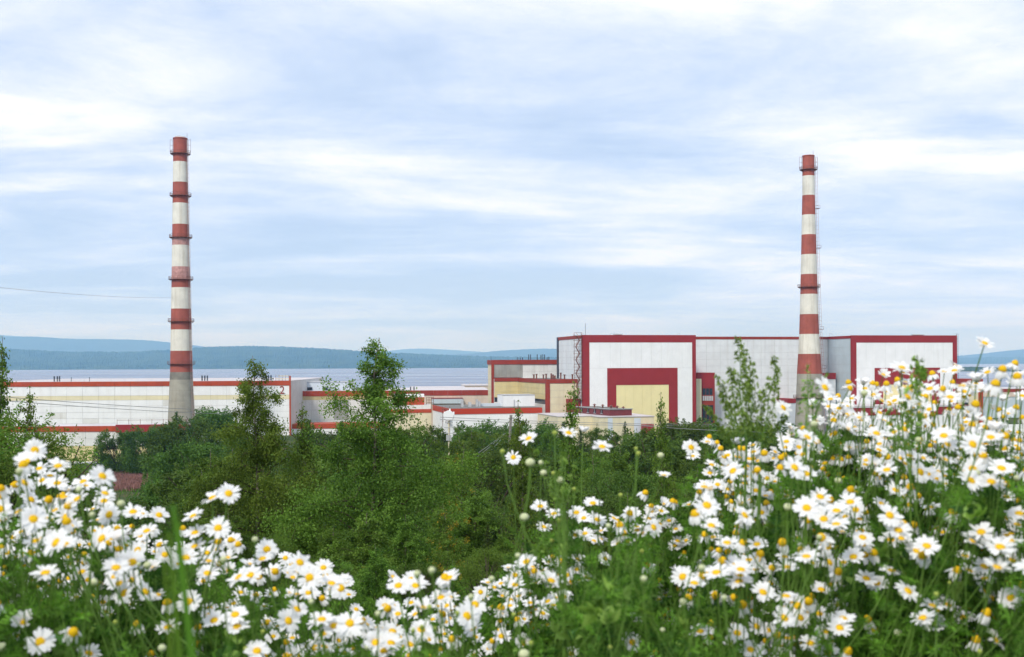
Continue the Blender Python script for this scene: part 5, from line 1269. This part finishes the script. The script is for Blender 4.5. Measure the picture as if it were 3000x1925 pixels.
# tall leafy weeds at the right
def lobed(k):
    r = np.random.default_rng(200 + k); V = []; F_ = []
    for i in range(6):
        tv, tf = broad(.45, .6, 3); a = r.uniform(-1.4, 1.4); b = r.uniform(-.3, .9); c, s = math.cos(a), math.sin(a); L = r.uniform(.5, 1)
        v = tv * L; v = np.stack([v[:, 0] * c - v[:, 1] * s, v[:, 0] * s + v[:, 1] * c, v[:, 2] + v[:, 0] * b], 1); F_.append(tf + sum(len(q) for q in V)); V.append(v)
    return np.concatenate(V), np.concatenate(F_)
LOB = [lobed(k) for k in range(4)]
p = scatter(5600, 1.4, 3.2, 0, 150); p = p[~covers(p, .022)]; d = np.stack([rf.normal(0, .7, len(p)), rf.normal(-.4, .6, len(p)), rf.uniform(.0, 1, len(p))], 1)
o = merge_templates('leafy_undergrowth', LOB, p, rot_from(d, rf.uniform(0, 6.28, len(p))), rf.uniform(.012, .036, len(p)), rf.random(len(p)) ** 1.5, M_weed); tag(o, 'lighter lobed leaves scattered through the foreground green', 'foliage', kind='stuff')
# broad out-of-focus blades left of the birches
gb = empty('grass_tuft', P(490, 1925, .7)); gb.location.z = float(H(gb.location.x, gb.location.y)); tag(gb, 'broad green grass blades standing between the left daisies and the birches', 'grass')
for k, (x, yt, w) in enumerate(((508, 1480, .011), (524, 1530, .009), (495, 1560, .010), (482, 1640, .009))):
    tip = P(x, yt, .70 + .03 * k) - gb.location; pts = [Vector((tip.x * .25 - .02 * k + .03, .02 * k, 0)).lerp(tip, t / 7) + Vector((.02 * math.sin(t * .45), 0, 0)) for t in range(8)]; v = []
    for t, q in enumerate(pts): ww = w * (.5 + .5 * math.sin(min(1, t / 5) * 1.57)) * (1 if t < 5 else (8 - t) / 4); v += [(q.x - ww / 2, q.y, q.z), (q.x, q.y + ww * .18, q.z), (q.x + ww / 2, q.y, q.z)]
    f = []
    for i in range(7):
        for s in (0, 1): f.append((3 * i + s, 3 * i + s + 1, 3 * i + s + 4, 3 * i + s + 3))
    g = Geo(); g.add(np.array(v), np.array(f), 0, .5); link('blade', g.mesh('blade', M_grass, True), gb)
def weed(label, stalks, D, group, dens=1.0, sz=(.006, .013)):
    bx = stalks[0]; base = P(bx[2], 1500, D); base.z = float(H(base.x, base.y)) - .01; root = empty('leafy_weed', base); tag(root, label, 'weed', group)
    pos = []; dr = []
    for (x, yt, xb, yb) in stalks:
        DD = D + RF.uniform(-.12, .12); top = P(x, yt, DD); low = P(xb, yb, DD); pts = []
        for i in range(13):
            t = i / 12; q = base.lerp(low, min(1, t / .5)) if t < .5 else low.lerp(top, (t - .5) / .5); pts.append(q + Vector((RF.gauss(0, .002), RF.gauss(0, .003), 0)))
        a = np.array([tuple(q - base) for q in pts]); v, f = tube_geo(a, np.linspace(.0018, .0006, 13), 5); g = Geo(); g.add(v, f); link('stalk', g.mesh('stalk', M_stem, True), root)
        L = (top - low).length; n = int(L * 620 * dens)
        t = .5 + .5 * rf.random(n) ** .9; p = np.stack([np.interp(t * 12, np.arange(13), a[:, q]) for q in range(3)], 1); rr = (1.03 - t) * L * .26 + .002; az = rf.uniform(0, 6.283, n); u = rf.random(n) ** .6
        p += np.stack([np.cos(az) * rr * u, np.sin(az) * rr * u, rr * u * .9], 1); pos.append(p); dr.append(np.stack([np.cos(az), np.sin(az), rf.uniform(.1, .9, n)], 1))
        for _ in range(int(n / 14)):
            j = RF.randrange(n); q = p[j]; ax = np.array([np.interp(t[j] * 12, np.arange(13), a[:, c]) for c in range(3)])
            v, f = tube_geo(np.array([ax, (ax + q) / 2 + [0, 0, .002], q]), [.0008, .0006, .0004], 3); g = Geo(); g.add(v, f); link('twig', g.mesh('twig', M_stem), root)
    pos = np.concatenate(pos); dr = np.concatenate(dr)
    o = merge_templates('leaves', LOB, pos, rot_from(dr, rf.uniform(0, 6.28, len(pos))), rf.uniform(*sz, len(pos)), rf.random(len(pos)), M_weed); o.parent = root; return root
weed('tall bushy green weed before the pale wall between portal and right chimney', [(2162, 988, 2180, 1290), (2180, 1010, 2190, 1300), (2270, 1048, 2235, 1290), (2280, 1090, 2240, 1300), (2095, 1098, 2170, 1290), (2060, 1190, 2150, 1300), (2135, 1080, 2170, 1290), (2205, 1060, 2200, 1290), (2120, 1160, 2160, 1310), (2240, 1140, 2210, 1310), (2090, 1230, 2150, 1330), (2310, 1220, 2230, 1320), (2190, 1120, 2190, 1300)], 2.35, 'tall green weeds', 1.35, (.0045, .0095))
weed('slim green weed stalk rising before the right chimney base', [(2366, 1064, 2355, 1300), (2374, 1085, 2362, 1300), (2420, 1090, 2365, 1300)], 2.2, 'tall green weeds', .45, (.005, .010))
weed('slim green weed stalk crossing the far portal', [(2688, 1052, 2665, 1280), (2702, 1056, 2672, 1280), (2612, 1195, 2622, 1300)], 2.0, 'tall green weeds', .75)
weed('soft green weed with thin stalks in the gap left of the right drift', [(1575, 1320, 1650, 1480), (1650, 1330, 1650, 1480), (1690, 1350, 1655, 1480), (1600, 1400, 1640, 1480), (1700, 1420, 1660, 1490)], 1.9, 'tall green weeds', .5, (.004, .009))

# ------------------------------------------------------------------ haze
hz = bpy.data.materials.new('haze_air'); hz.use_nodes = True; nd, lk = hz.node_tree.nodes, hz.node_tree.links; nd.clear()
ho = N(nd, 'ShaderNodeOutputMaterial'); pv = N(nd, 'ShaderNodeVolumePrincipled')
pv.inputs['Color'].default_value = (0.29, 0.59, 1.0, 1); pv.inputs['Absorption Color'].default_value = (1, 1, 1, 1); pv.inputs['Density'].default_value = 0.000090; pv.inputs['Anisotropy'].default_value = 0.0
lk.new(pv.outputs[0], ho.inputs['Volume'])
o = link('haze', mesh_py('haze', [(x, y, z) for x in (-26000, 26000) for y in (-600, 27000) for z in (-3.0, 640)], [(0, 1, 3, 2), (4, 6, 7, 5), (0, 4, 5, 1), (2, 3, 7, 6), (0, 2, 6, 4), (1, 5, 7, 3)], hz))
tag(o, 'pale blue air haze over the whole view', 'haze', kind='stuff')
